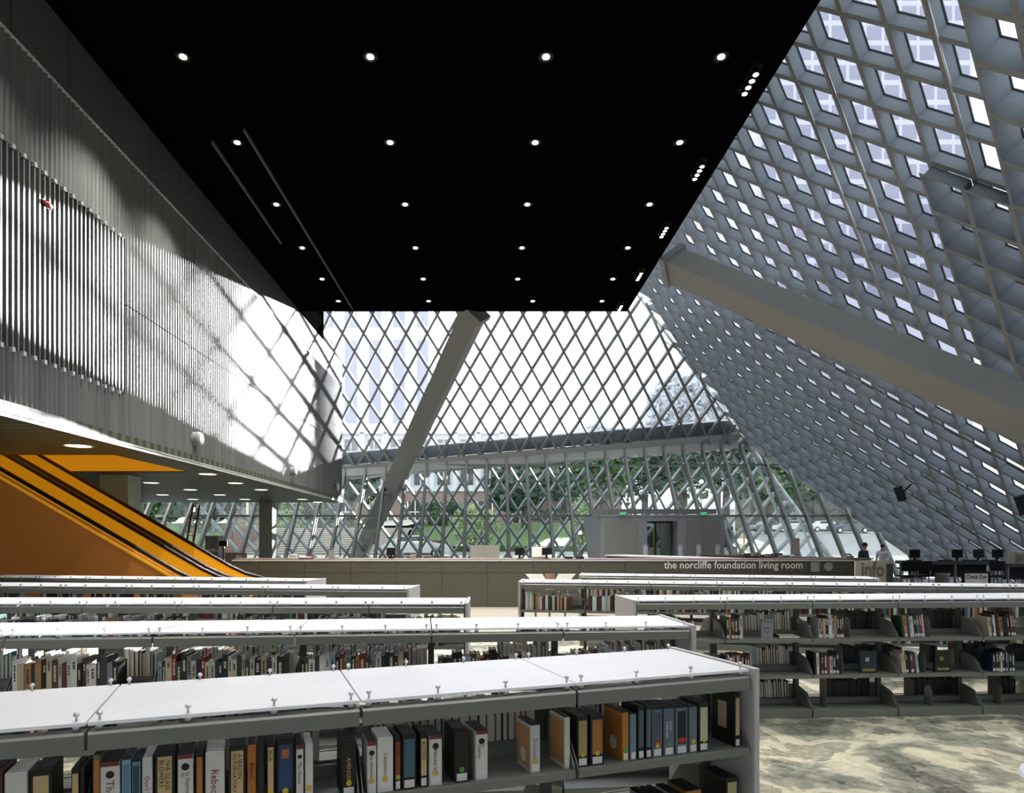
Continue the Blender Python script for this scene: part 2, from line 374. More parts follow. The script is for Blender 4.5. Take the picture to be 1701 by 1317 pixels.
mobj('corner_tube', MB().tube([uvec(CP - 5.3, 5.3, .1), uvec(CP + 1.9, -1.9, .1)], .17, 10), M['outst'], w1, True)
# fold beam
mb = MB(); pts = []
for x in (-16, 13.35):
    z = zf(x); pts.append([uvec(x, z, .3), uvec(x, z, .0), W(x, ylo(z - .55) - .05, z - .35), W(x, ylo(z - .75) - .05, z - .75), W(x, ylo(z - .75) + .5, z - .8), uvec(x, z - .8, .3)])
A, B_ = pts; n = len(A)
mb.add(A + B_, [(i, i + 1, n + i + 1, n + i) for i in range(n - 1)] + [(n - 1, 0, n, 2 * n - 1)])
t2 = mobj('trim_2', mb, pm('beam_paint', '#b9b9b5', .5, var=.05)); st(t2, 'sloping fold beam across the far facade')
t3 = mobj('trim_4', MB().add([uvec(x, zf(x) + dz, o_) for x, o_s in ((-16, 0), (13.35, 0)) for dz, o_ in ((.02, .16), (.62, .16), (.62, .4), (.02, .4))], [(0, 4, 5, 1), (1, 5, 6, 2), (2, 6, 7, 3), (3, 7, 4, 0)]), pm('fascia_paint', '#b9bfbc', .6)); st(t3, 'dark fascia above the fold beam')
# lower glazing
w2 = thing('window_2', 'inward-leaning mullioned glazing under the fold beam', None, (0, 0, 0), kind='structure')
def lvec(x, z, off=0): return W(x, ylo(z) + off, z)
nlo = Vector((0, -.79, .61)); mb = MB(); mbr = MB()
for k in range(-17, 19):
    x = 1.07 + k * S0; zt = min(zf(x) - .35, CP - x + .15)
    if zt < -1.6: continue
    mb.bar(lvec(x, FZ), lvec(x, zt), .1, .2, nlo, (0, -.1, 0)); mb.bar(lvec(x, FZ), lvec(x, zt), .17, .05, nlo, (0, .02, 0))
mobj('mullion', mb, M['mull'], w2)
for z, xa in ((3.8, -4.0), (1.112, -16)):
    mbr.bar(lvec(xa, z), lvec(CP - z, z), .09, .11, (0, 0, 1), (0, -.08, 0))
mbr.bar(lvec(-16, FZ + .05), lvec(19.9, FZ + .05), .12, .1)
mbr.bar(at(616, 822, 33.0), at(676, 812, 33.0), .1, .12)
mobj('rail', mbr, M['mull'], w2)
mb = MB().quad(lvec(-16, FZ, .04), lvec(CP - FZ, FZ, .04), lvec(13.35, zf(13.35) - .4, .04), lvec(-16, zf(-16) - .4, .04))
mobj('glass', mb, M['glassL'], w2)

# ---------------------------------------------------------------- right sloping lattice: window_3
w3 = thing('window_3', 'sloping diamond-coffered glass roof plane on the right', None, (0, 0, 0), kind='structure')
RL, RS = 1.827, 1.043; RO = Vector((CP - 5.458, 22.046, 5.458)); q2 = math.sqrt(.5)
def rp(u, v, w=0): return RO + Vector(((u + w) * q2, v, (w - u) * q2)) + Vector((0, 0, CAMZ))
def bis(mb, co, no):
    import bmesh
    bm = bmesh.new(); vs = [bm.verts.new(v) for v in mb.v]
    for f in mb.f: bm.faces.new([vs[i] for i in f])
    bmesh.ops.bisect_plane(bm, geom=bm.verts[:] + bm.edges[:] + bm.faces[:], plane_co=co, plane_no=no, clear_outer=True)
    bm.verts.index_update(); r = MB(); r.v = [v.co.copy() for v in bm.verts]; r.f = [tuple(v.index for v in f.verts) for f in bm.faces]; bm.free(); return r
UPS = [MB() for _ in range(5)]; LOS = [MB() for _ in range(5)]
f2, g2 = MB(), MB()
def coffer(u, v, w0, w1, sc, web, fla):
    c = [(-RL / 2, 0), (0, RS / 2), (RL / 2, 0), (0, -RS / 2)]
    o = [rp(u + a, v + b, w0) for a, b in c]; i = [rp(u + a * sc, v + b * sc, w0) for a, b in c]; d = [rp(u + a * sc, v + b * sc, w1) for a, b in c]
    fla.add(o + i, [(k, (k + 1) % 4, 4 + (k + 1) % 4, 4 + k) for k in range(4)])
    web.add(i + d, [(k, (k + 1) % 4, 4 + (k + 1) % 4, 4 + k) for k in range(4)]); return d
for i in range(-40, 30):
    for j in range(-40, 40):
        u = (i + j) * RL / 2 + RL / 2; v = (i - j) * RS / 2               # centre of cell with top node (i, j)
        z = RO.z - u * q2; y = RO.y + v
        if z < FZ - .4 or z > 14.3 or y < -5: continue
        low = z < 5.35
        if y > (ylo(z) + .7 if low else yup(z) + .7): continue
        fr, fg, gk, gl, bo = LOS if low else UPS
        d = coffer(u, v, 0, .3, .885, fr, fg); c = [(-RL / 2, 0), (0, RS / 2), (RL / 2, 0), (0, -RS / 2)]
        e = [rp(u + a * .85, v + b * .85, .3) for a, b in c]; e2 = [rp(u + a * .835, v + b * .835, .33) for a, b in c]
        gk.add(d + e, [(k, (k + 1) % 4, 4 + (k + 1) % 4, 4 + k) for k in range(4)]); gk.add(e + e2, [(k, (k + 1) % 4, 4 + (k + 1) % 4, 4 + k) for k in range(4)])
        gl.quad(*e2)
        if (j - 1) % 3 == 0 and 10 < y < 30:
            # bolted splice on the lower web (edge right->bottom)
            p0 = rp(u + 0, v - RS / 2 * .885, 0); p1 = rp(u + RL / 2 * .885, v, 0); dn = (rp(0, 0, 1) - rp(0, 0, 0)); ed = (p1 - p0).normalized(); nn = dn.cross(ed).normalized()
            if nn.dot(rp(u, v) - p0) < 0: nn = -nn
            for a in range(6):
                for b in range(2):
                    q = p0 + (p1 - p0) * (.36 + a * .055) + dn * (.07 + b * .09) + nn * .004
                    t1 = ed * .014; t2_ = dn * .014
                    bo.add([q + t1, q + t2_, q - t1, q - t2_, q + nn * .012], [(0, 1, 4), (1, 2, 4), (2, 3, 4), (3, 0, 4)])
        iu, ju = i + 12, j - 3
        if (ju >= 3 and -4 <= iu <= 2) or (ju >= 1 and 3 <= iu <= 9):
            if y > 2: coffer(u, v, -.34, -.01, .87, f2, g2)
fr, fg, gk, gl, bo = [MB().add(a.v, a.f).add(b.v, b.f) for a, b in zip([bis(m, W(0, 32, 10.84), (0, 1, .535)) for m in UPS], [bis(m, W(0, 31.33, 0), (0, 1, -.769)) for m in LOS])]
mobj('edge_bar', MB().bar(W(CP - 5.3, ylo(5.3) - .05, 5.3), W(CP - FZ, ylo(FZ) - .05, FZ), .1, .12).bar(W(CP - 5.3, yup(5.3) - .02, 5.3), W(CP - 13, yup(13) - .02, 13), .1, .12), M['trim'], w3)
mobj('frame', fr, M['rib'], w3); mobj('flange', fg, M['flange'], w3); mobj('gasket', gk, M['gasket'], w3); mobj('glass', gl, M['glassR'], w3)
mobj('splice_bolt', bo, M['gasket'], w3)
mobj('stiffening_frame', f2, M['rib'], w3); mobj('stiffening_flange', g2, M['flange'], w3)
def node(p, q, w=0): return rp((p + q) * RL / 2, (p - q) * RS / 2, w)
pk = 0
for p, qa, qb in ((1.1, -12, 7), (4.1, -13, 4), (7.1, -14, 2), (-2.1, -6, 8)):
    o = mobj('sprinkler_pipe', MB().tube([node(p, qa, -.085), node(p, qb, -.085)], .028, 8), M['steel'], None, True)
    tag(o, ['steel sprinkler pipe on the lattice just below the big girder', 'steel sprinkler pipe crossing the lattice midway up the slope', 'lowest steel sprinkler pipe along the sloping lattice', 'steel sprinkler pipe along the lattice just above the big girder'][pk], 'pipe'); pk += 1
for n_, (q, pa, pb) in enumerate(((5.1, -14, -9), (2.1, -11, -3), (1.1, -10, -2))):
    o = mobj('conduit', MB().tube([node(pa, q, -.026), node(pb, q, -.026)], .022, 8), M['chrome'], None, True)
    tag(o, ['metal conduit nearest the right edge of the roof lattice', 'long metal conduit down the middle of the upper lattice', 'metal conduit closest to the black ceiling edge'][n_], 'conduit')

# ---------------------------------------------------------------- slanted girders
def girder(name, label, a, b, w, h, up, extra=None):
    t = thing(name, label, 'column', a if a.z < b.z else b)
    mobj('box_beam', MB().bar(a, b, w, h, up), M['gird'], t)
    d = (b - a).normalized(); mobj('end_plate', MB().bar(a - d * .02, a + d * .18, w * 1.25, h * 1.2, up), M['steel'], t)
    return t
ga = at(790, 515, YC); gb = W(-8.2, 41.2, -1.75)
girder('slanted_column', 'slanted grey box column rising from the lower glazing to the ceiling edge', ga, gb, .78, .5, Vector((.1, -1, .2)))
ha = W(5.25, 18.6, 7.7); hb = W(9.75 + 4.4 * .72, 12 - 6.67 * .72, 2.62 - 5.9 * .72)
girder('slanted_column', 'large slanted box girder crossing in front of the sloping lattice', ha, hb, .62, .72, Vector((-.35, -.3, .5)))

# ---------------------------------------------------------------- ceiling lights
rows = [(90, (304, 615, 907, 1198)), (233, (394, 648, 889, 1129)), (336.5, (459, 673, 876, 1079)), (409, (502, 690, 867, 1043)), (461, (535, 703, 860, 1018)), (498, (562, 712, 885, 1000))]
onames = ['nearest', 'second', 'third', 'fourth', 'fifth', 'farthest']; cn = ['leftmost', 'second', 'third', 'rightmost']
dl = None
for r, (py, xs) in enumerate(rows):
    for c, px in enumerate(xs):
        y = F * HC / (VY - py); loc = Vector(((px - VX) / F * y, y, HC + CAMZ))
        lab = f'round ceiling downlight, {cn[c]} in the {onames[r]} row' if c in (0, 3) else f'round ceiling downlight, {cn[c]} from the left in the {onames[r]} row'
        if dl is None:
            dl = thing('downlight', lab, 'light', loc, 0, 'downlights in the black ceiling')
            mobj('housing', MB().lathe((0, 0, 0), [(.12, .0), (.12, -.05), (.085, -.05), (.085, -.01)], 16), M['blackpl'], dl, False, False)
            mobj('lens', MB().lathe((0, 0, 0), [(.058, -.052), (.058, -.04)], 16), M['lampw'], dl, False, False)
        else: dup(dl, loc, None, lab)
for y in (8.4, 5.9, 3.4, .9):                     # downlight grid carried on overhead, unseen, added to light the foreground
    for x in (-4.96, -1.89, .985, 3.85):
        x *= HC / 8.05
        h = mobj('downlight', MB().lathe((x, y, HC + CAMZ), [(.12, .0), (.12, -.05), (.085, -.05), (.085, -.01)], 16), M['blackpl'], ce); mobj('lens', MB().lathe((x, y, HC + CAMZ), [(.058, -.052), (.058, -.04)], 16), M['lampw'], h)
        h['fill_lamp_at'] = (x, y, HC + CAMZ - .07)
cl = None
for k, (px, py) in enumerate(((1246, 125), (1160, 275), (1103, 376), (1062, 451), (1030, 505))):
    y = F * HC / (VY - py); loc = Vector(((px - VX) / F * y, y, HC + CAMZ)); lab = f'row of four spotlights by the ceiling edge, {onames[k] if k < 4 else "farthest"} of the five'
    if k in (1, 2, 3): lab = f'row of four spotlights by the ceiling edge, {onames[k]} from the front'
    if cl is None:
        cl = thing('spotlight_track', lab, 'light', loc, 0, 'spotlight tracks along the ceiling edge')
        mobj('track', MB().box(-.08, .08, -.36, .36, -.06, 0), M['blackpl'], cl, False, False)
        for i in range(4):
            h = mobj('spot_head', MB().lathe((0, -.24 + i * .16, -.12), [(.045, .06), (.068, 0), (.068, -.04)], 12), M['blackpl'], cl, False, False)
            mobj('lens', MB().lathe((0, -.24 + i * .16, -.12), [(.045, -.045), (.045, -.035)], 12), M['lampw'], h, False, False)
    else: dup(cl, loc, None, lab)
for a, b, lab in (((405, 212), (586, 512), 'thin dark rail along the ceiling right of the corrugated wall'), ((352, 232), (467, 402), 'short thin dark rail on the ceiling near the mesh band')):
    p = [Vector(((x - VX) / (VY - y) * HC, F * HC / (VY - y), HC + CAMZ - .03)) for x, y in (a, b)]
    tag(mobj('ceiling_rail', MB().bar(p[0], p[1], .04, .06), M['shelfd']), lab, 'rail')
# soffit lights
zs = ZB - .02 + CAMZ; sl_ = None
sp = [(130, 740), (345, 787), (251, 801.5), (391, 802), (316, 813), (434, 813), (270, 821.5), (365, 821.5), (320, 829), (407, 829), (502, 829), (530, 834)]
for k, (px, py) in enumerate(sp):
    y = (ZB - .02) * F / (VY - py); loc = Vector(((px - VX) / F * y, min(y, 29.5), zs))
    lab = ['recessed soffit light nearest the camera, above the escalators', 'recessed soffit light just beyond the yellow stair opening', 'recessed soffit light beside the greenish column', 'recessed soffit light closest to the aluminium face, second row', 'recessed soffit light in the third row, left one', 'recessed soffit light in the third row, right one', 'recessed soffit light in the fourth row, left one', 'recessed soffit light in the fourth row, right one', 'recessed soffit light in the fifth row, left one', 'recessed soffit light in the fifth row, middle one', 'recessed soffit light in the fifth row, right one', 'recessed soffit light by the far corner of the box'][k]
    if sl_ is None:
        sl_ = thing('recessed_downlight', lab, 'light', loc, 0, 'recessed soffit lights')
        mobj('ring', MB().lathe((0, 0, 0), [(.25, 0), (.25, -.012), (.21, -.012), (.21, 0)], 20), M['trim'], sl_, False, False)
        mobj('diffuser', MB().lathe((0, 0, 0), [(.2, -.01), (.2, -.004)], 20), M['lampg'], sl_, False, False)
    else: dup(sl_, loc, None, lab)
for px, py, r, lab in ((322, 729, .16, 'round lamp on the corrugated wall, nearest of three'), (483, 783, .16, 'round lamp on the corrugated wall, middle of three'), (555, 809, .2, 'round lamp at the far corner of the corrugated wall')):
    y = XW * F / (VX - px); p = at(px, py, y)
    t = thing('wall_lamp', lab, 'light', p, 0, 'lamps on the corrugated wall'); ax = Matrix.Rotation(math.pi / 2, 3, 'Y')
    mobj('body', MB().lathe((0, 0, 0), [(r, 0), (r, .14), (r * .8, .18)], 16, ax), M['steel'], t, False, False)
    mobj('lens', MB().lathe((0, 0, 0), [(r * .75, .181), (r * .5, .2)], 16, ax), M['white'], t, False, False)
p = at(76, 340, XW * F / (VX - 76)); t = thing('alarm_lamp', 'small red alarm lamp on the dark ribbed wall', 'light', p)
mobj('dome', MB().ball((.03, 0, 0), .07, 10, 6, (.7, 1.4, .6)), M['red'], t, True, False); mobj('plate', MB().box(-.02, .02, -.1, .1, -.05, .05), M['blackpl'], t, False, False)
for k, (px, py, y) in enumerate(((1495, 820, 20.6), (1699, 838, 15.6))):
    p = at(px, py, y); t = thing('loudspeaker', ['slim black loudspeaker hung on the sloping lattice above the monitors', 'black loudspeaker at the right edge of the sloping lattice'][k], 'speaker', p)
    mobj('cabinet', MB().bevbox(-.1, .1, -.1, .1, -.23, .23, .03, Matrix.Rotation(-.35, 4, 'Y')), M['blackpl'], t, False, False)
    mobj('grille', MB().box(-.085, .085, -.108, -.1, -.21, .21, Matrix.Rotation(-.35, 4, 'Y')), M['gasket'], t, False, False)
    mobj('bracket', MB().bar((.05, 0, .0), (.05 + .3 * 1, 0, .3), .04, .04), M['blackpl'], t, False, False)

# ---------------------------------------------------------------- escalators
def escalator(label, y0, y1, clad):
    hz = lambda x, a=-4.08 - .12: a - .582 * x          # handrail height (eye level = 0)
    k = (13.0 / 13.0); s_ = .582
    xb = -5.75; xt = -14.0
    t = thing('escalator', label, 'escalator', (xb, (y0 + y1) / 2, 0))
    def line(off, xa=xt, xe=xb): return [(xa, hz(xa) + off), (xe, hz(xe) + off)]
    for y in (y0, y1):
        pts = [W(xt, y, hz(xt)), W(xb - .35, y, hz(xb - .35)), W(xb, y, hz(xb) + .04), W(xb + .5, y, hz(xb) - .1), W(xb + .95, y, hz(xb) - .13), W(xb + 1.05, y, hz(xb) - .22), W(xb + .98, y, hz(xb) - .33)]
        mobj('handrail', MB().tube(pts, .045, 8), M['rubber'], t, True)
        inn = .03 if y == y0 else -.03
        mb = MB(); a0, a1 = W(xt, y, hz(xt) - .06), W(xb + .4, y, hz(xb) - .12)
        poly = [(xt, hz(xt) - .05), (xb, hz(xb) - .02), (xb + .9, hz(xb) - .2), (xb + .9, FZ + .05), (xb, FZ + .05), (xt, hz(xt) - .95)]
        vs = [W(x, y - .02, z) for x, z in poly] + [W(x, y + .02, z) for x, z in poly]; n = 6
        mb.add(vs, [tuple(range(n)), tuple(range(2 * n - 1, n - 1, -1))] + [(i, n + i, n + (i + 1) % n, (i + 1) % n) for i in range(n)])
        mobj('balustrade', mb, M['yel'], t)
        mobj('skirt_line', MB().bar(W(xt, y + inn * 1.3, hz(xt) - .9), W(xb, y + inn * 1.3, hz(xb) - .9), .02, .05, (0, 0, 1)), M['rubber'], t)
    mb = MB(); x = xb + 1.2
    poly = [(xt, hz(xt) - .96)]; xs = xb - .2
    poly = []
    x = xb - .2; z = FZ + .08
    poly.append((xb + 1.3, FZ + .02)); poly.append((x, FZ + .02))
    while x > xt: poly.append((x, z)); x -= .4; poly.append((x, z)); z += .4 * s_
    tail = [(xt, FZ)]
    full = poly + tail; n = len(full)
    for (xa, za), (xc, zc) in zip(poly, poly[1:]): mb.quad(W(xa, y0, za), W(xc, y0, zc), W(xc, y1, zc), W(xa, y1, za))
    mobj('steps', mb, M['stepm'], t)
    if clad:
        mb = MB(); yy = y0 - .1
        P = [W(xt, yy, hz(xt) - .1), W(xb, yy, hz(xb) - .06), W(xb + .9, yy, hz(xb) - .25), W(xb + .9, yy, FZ), W(xt, yy, FZ)]
        P2 = [p + Vector((0, .07, 0)) for p in P]; n = 5
        mb.add(P + P2, [tuple(range(n)), tuple(range(2 * n - 1, n - 1, -1))] + [(i, n + i, n + (i + 1) % n, (i + 1) % n) for i in range(n)])
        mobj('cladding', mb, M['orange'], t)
        mobj('ledge', MB().bar(W(xt, yy - .01, hz(xt) - .13), W(xb, yy - .01, hz(xb) - .13), .03, .05), M['yelw'], t)
    return t
escalator('front yellow escalator with orange side cladding rising under the soffit', 13.1, 14.25, True)
escalator('rear yellow escalator beside the far handrail, rising into the stair opening', 14.6, 15.8, False)

# ---------------------------------------------------------------- long counter with the room name
YK, ZK = 17.7, -.595
ct = thing('reception_counter', 'long dark panelled counter wall with silver lettering across the room', 'counter', (2, YK, 0))
xa, xb = at(385, 0, YK).x, at(1418, 0, YK).x
mb = MB(); step = 76 / F * YK; x = xb; zs2 = CAMZ - (951 - VY) / F * YK; ztop = ZK + CAMZ
while x > xa:
    x2 = max(xa, x - step)
    mb.box(x2 + .006, x - .006, YK, YK + .06, 0, zs2 - .005).box(x2 + .006, x - .006, YK, YK + .06, zs2 + .005, ztop); x = x2
mobj('front_panel', mb, M['concrete'], ct)
mobj('core', MB().box(xa, xb, YK + .03, YK + 1.1, .05, ztop - .01), M['shelfd'], ct)
mobj('top', MB().box(xa, xb, YK + .02, YK + 1.25, ztop + .012, ztop + .05), M['ctop'], ct)
mobj('edge', MB().box(xa, xb, YK - .015, YK + .02, ztop, ztop + .03), M['trim'], ct)
mb = text_into(MB(), 'the norcliffe foundation living room', at(1103, 944, YK - .012), (1, 0, 0), (0, 0, 1), size=17.5 / F * YK, width=230 / F * YK, bold=.012)
mobj('lettering', mb, M['letterw'], ct)
mobj('light_square', MB().box(at(1347, 0, YK).x, at(1361, 0, YK).x, YK - .012, YK, zs2 + .02, ztop - .02), M['kiosk'], ct)
mobj('round_emblem', MB().lathe(at(1376, 941, YK) + Vector((0, -.02, 0)), [(.115, 0), (.115, .03)], 20, Matrix.Rotation(-math.pi / 2, 3, 'X')), M['kiosk'], ct)

def ontop(px, y=YK + .55): return Vector(((px - VX) / F * y, y, ztop + .05))
def monitor(name, label, loc, rz=0, w=.26, h=.2, group=None):
    t = thing(name, label, 'monitor', loc, rz, group)
    mobj('screen', MB().box(-w / 2, w / 2, -.02, .02, .1, .1 + h), M['blackpl'], t, False, False)
    mobj('panel', MB().box(-w / 2 + .012, w / 2 - .012, .021, .024, .112, .09 + h), M['darkgl'], t, False, False)
    mobj('stand', MB().box(-.03, .03, 0, .03, .01, .14), M['blackpl'], t, False, False)
    mobj('base', MB().lathe((0, 0, 0), [(.09, 0), (.09, .012), (.03, .02)], 14), M['blackpl'], t, False, False)
    return t
for px, lab in ((650, 'black monitor on the counter in front of the slanted column foot'), (863, 'black monitor on the counter left of the white curved screen'), (908, 'black monitor on the counter right of the white curved screen')):
    monitor('monitor', lab, ontop(px))
def office_chair(label, loc, rz=0):
    t = thing('office_chair', label, 'chair', loc, rz)
    mobj('backrest', MB().bevbox(-.2, .2, -.04, .04, .62, 1.28, .02, Matrix.Rotation(.1, 4, 'Y')), M['blackpl'], t, False, False)
    mobj('seat', MB().bevbox(-.24, .24, -.02, .44, .5, .58, .05), M['blackpl'], t, False, False)
    mobj('post', MB().tube([(0, .2, .06), (0, .2, .5)], .03), M['chrome'], t, False, False)
    mb = MB()
    for i in range(5): a = i * 1.257; mb.bar((0, .2, .07), (.28 * math.cos(a), .2 + .28 * math.sin(a), .03), .05, .05)
    mobj('base', mb, M['blackpl'], t, False, False); return t
for k, px in enumerate((557, 601, 722)):
    y = YK + 1.6; p = Vector(((px - VX) / F * y, y, 0))
    office_chair(['black office chair behind the counter, leftmost of three', 'black office chair behind the counter, between the two nearest slanted mullions', 'black office chair behind the counter left of the beige panel'][k], p, .15 * (k - 1))
y = YK + .9; x1, x2 = at(781, 0, y).x, at(830, 0, y).x
t = thing('screen_panel', 'beige rectangular screen panel standing on the counter', 'panel', ((x1 + x2) / 2, y, ztop + .05))
mobj('board', MB().box(x1, x2, y - .02, y + .02, ztop + .07, CAMZ - (905.5 - VY) / F * y), M['kiosk'], t); mobj('foot', MB().box(x1 + .05, x1 + .15, y - .1, y + .1, ztop + .05, ztop + .07).box(x2 - .15, x2 - .05, y - .1, y + .1, ztop + .05, ztop + .07), M['kioskl'], t)
p = ontop(895, YK + .8); t = thing('curved_screen', 'white curved screen on the counter between two monitors', 'screen', p)
mb = MB(); n = 10
for i in range(n):
    a0, a1 = [math.pi * (1.05 + .9 * j / n) for j in (i, i + 1)]
    mb.box(0, 0, 0, 0, 0, 0) if False else mb.quad(p + Vector((.2 * math.cos(a0), .12 * math.sin(a0), .04)), p + Vector((.2 * math.cos(a1), .12 * math.sin(a1), .04)), p + Vector((.2 * math.cos(a1), .12 * math.sin(a1), .33)), p + Vector((.2 * math.cos(a0), .12 * math.sin(a0), .33)))
mobj('sheet', mb, M['white'], t, True); mobj('base', MB().box(p.x - .19, p.x + .19, p.y - .1, p.y + .05, p.z, p.z + .04), M['shelf'], t)
for k, (px, w, h, m, nm, lab, cat) in enumerate(((487, .2, .12, 'cream', 'cardboard_box', 'small beige box on the left end of the counter', 'box'), (551, .16, .22, 'kiosk', 'file_holder', 'grey file holder standing on the counter near its left end', 'file holder'), (686, .14, .12, 'kiosk', 'desk_organizer', 'small dark desk organizer on the counter', 'organizer'), (945, .22, .05, 'blackpl', 'keyboard', 'black keyboard on the counter, left of two beside the vestibule', 'keyboard'), (963, .22, .05, 'blackpl', 'keyboard', 'black keyboard on the counter, nearest the vestibule', 'keyboard'))):
    p = ontop(px, YK + .5); t = thing(nm, lab, cat, p)
    mobj('body', MB().bevbox(-w / 2, w / 2, -.07, .07, 0, h, .01), M[m], t, False, False); mobj('top', MB().box(-w / 2 + .02, w / 2 - .02, -.05, .05, h, h + .012), M['shelfd'] if m != 'cream' else M['white'], t, False, False)
p = ontop(511, YK + .5); t = thing('paper_tray', 'flat dark paper tray with clutter on the counter', 'tray', p)
mobj('tray', MB().box(-.2, .2, -.12, .12, 0, .03), M['blackpl'], t, False, False); mobj('paper', MB().box(-.17, .1, -.1, .1, .03, .05), M['white'], t, False, False); mobj('stapler', MB().bevbox(.02, .12, -.03, .03, .05, .1, .01), M['red'], t, False, False)
# desk behind the counter with a pale sloping top, and the second dark counter
def slab(name, label, cat, A, B_, dep, ztp, mt, mb_):
    A = Vector((A.x, A.y, 0)); B_ = Vector((B_.x, B_.y, 0)); d = (B_ - A).normalized(); nn = Vector((-d.y, d.x, 0))
    if nn.y < 0: nn = -nn
    t = thing(name, label, cat, A)
    P = [A, B_, B_ + nn * dep, A + nn * dep]
    mobj('top', MB().add([p + Vector((0, 0, z)) for z in (ztp - .04, ztp) for p in P], [(3, 2, 1, 0), (4, 5, 6, 7)] + [(i, (i + 1) % 4, 4 + (i + 1) % 4, 4 + i) for i in range(4)]), mt, t)
    Q = [A + d * .05 + nn * .05, B_ - d * .05 + nn * .05, B_ - d * .05 + nn * (dep - .05), A + d * .05 + nn * (dep - .05)]
    mobj('body', MB().add([p + Vector((0, 0, z)) for z in (0, ztp - .04) for p in Q], [(3, 2, 1, 0), (4, 5, 6, 7)] + [(i, (i + 1) % 4, 4 + (i + 1) % 4, 4 + i) for i in range(4)]), mb_, t)
    return t
slab('service_desk', 'pale-topped service desk behind the lettered counter', 'desk', at(1005, 0, 24), at(1215, 0, 19.4), .9, CAMZ - .575, M['whitetop'], M['concrete'])
slab('service_desk', 'dark service desk with papers on top near the info desk', 'desk', at(1160, 0, 25.5), at(1425, 0, 20.3), .9, CAMZ - .6, M['ctop'], M['concrete'])
for k in range(7):
    px = 1240 + k * 12; y = 23.6 - k * .35; p = at(px, 0, y); p.z = CAMZ - .6
    o = mobj('paper_stack', MB().bevbox(p.x - .14, p.x + .14, y + .3, y + .55, p.z, p.z + .06 + .03 * (k % 3), .01), M['shelfd' if k % 2 else 'kiosk'])
    tag(o, f'low stack of papers on the dark service desk, {["leftmost", "second from left", "third from left", "middle one", "fifth from left", "second from right", "rightmost"][k]}', 'papers', 'papers on the dark service desk')
# notice board on the desk
YN = 25.8; p = at(1321, 0, YN); t = thing('notice_board', 'small pinkish notice board standing beyond the dark service desk', 'sign', (p.x, YN, 0))
mobj('board', MB().box(p.x - .17, p.x + .17, YN, YN + .03, CAMZ - .6, CAMZ + .03), pm('notice_pink', '#b09a94', .7), t); mobj('pole', MB().tube([(p.x, YN + .04, 0.02), (p.x, YN + .04, CAMZ - .5)], .02), M['kioskl'], t); mobj('foot', MB().lathe((p.x, YN + .04, 0), [(.2, 0), (.2, .02), (.03, .03)]), M['kioskl'], t)
# info desk
y = 16.9; x1, x2 = at(1421, 0, y).x, at(1478, 0, y).x; zt = CAMZ - (931 - VY) / F * y
t = thing('info_desk', 'cream info desk with large grey lettering beside the lettered counter', 'desk', ((x1 + x2) / 2, y, 0))
mobj('front_panel', MB().box(x1, x2, y, y + .05, 0, zt), M['cream'], t); mobj('body', MB().box(x1 + .46, x2 - .02, y + .05, y + .74, 0, zt - .02), M['cream'], t)
mobj('dark_panel', MB().box(at(1472, 0, y).x, at(1483, 0, y).x, y - .02, y + .3, .1, zt - .08), M['shelfd'], t)
INFO_ = mobj('lettering', text_into(MB(), 'info', at(1431, 957, y - .01), (1, 0, 0), (0, 0, 1), size=34 / F * y, width=38 / F * y, bold=.02), M['letterg'], t)
p = at(1404, 0, 17.5 + 1); t = thing('telephone', 'grey telephone set on the desk left of the info sign', 'telephone', (at(1412, 0, YK + .6).x - .05, YK + .6, ztop + .05)); mobj('body', MB().prism([(-.1, -.1), (.1, -.1), (.1, .1), (-.1, .1)], 0, .08), M['kiosk'], t, False, False); mobj('handset', MB().tube([(-.09, 0, .09), (-.05, 0, .12), (.05, 0, .12), (.09, 0, .09)], .022), M['shelfd'], t, False, False)

# ---------------------------------------------------------------- entrance vestibule
y = 27.0; x1, x2 = at(998, 0, y).x, at(1203, 0, y).x; zt = CAMZ - (858 - VY) / F * y
t = thing('entrance_vestibule', 'grey panelled entrance vestibule box in front of the far glazing', 'vestibule', ((x1 + x2) / 2, y, 0))
dx1, dx2 = at(1075, 0, y).x, at(1125, 0, y).x; dzt = CAMZ - (865 - VY) / F * y; yb = 29.6
mobj('front_frame', MB().box(x1, dx1, y, y + .12, 0, zt).box(dx2, x2, y, y + .12, 0, zt).box(dx1, dx2, y, y + .12, dzt, zt), M['kioskl'], t)
mb = MB()
for a, b in ((1004, 1030.5), (1032, 1060), (1141, 1168), (1169.5, 1197)): mobj('wall_panel', MB().box(at(a, 0, y).x, at(b, 0, y).x, y - .02, y, .12, dzt), M['kiosk'], t)
mobj('side_wall', MB().box(x2 - .12, x2, y + .12, yb, 0, zt), M['kioskl'], t); mobj('inner_wall', MB().box(dx1 - .1, dx1, y + .12, yb, 0, zt), M['kioskl'], t); mobj('inner_wall', MB().box(dx2, dx2 + .1, y + .12, yb, 0, zt), M['kioskl'], t)
mobj('side_wall', MB().add([Vector((x1, y + .12, 0)), Vector((x1 - .02, yb, 0)), Vector((x1 - .32, yb, zt)), Vector((x1, y + .12, zt))], [(0, 1, 2, 3)]), M['kioskl'], t)
mobj('roof', MB().box(x1 - .05, x2, y - .03, yb + 2.2, zt, zt + .08), M['kioskl'], t)
mobj('top_beam', MB().bar(Vector((at(980, 0, y).x, y + .3, zt + .22)), Vector((at(1192, 0, y).x, y + .3, zt + .22)), .3, .2), M['mull'], t)
dd = mobj('door', MB().box(dx1 + .02, dx1 + .08, y + .7, y + .76, 0, dzt).box(dx1 + .48, dx1 + .56, y + .7, y + .76, 0, dzt).box(dx2 - .06, dx2, y + .7, y + .76, 0, dzt).box(dx1, dx2, y + .7, y + .76, dzt - .08, dzt), M['shelfd'], t)
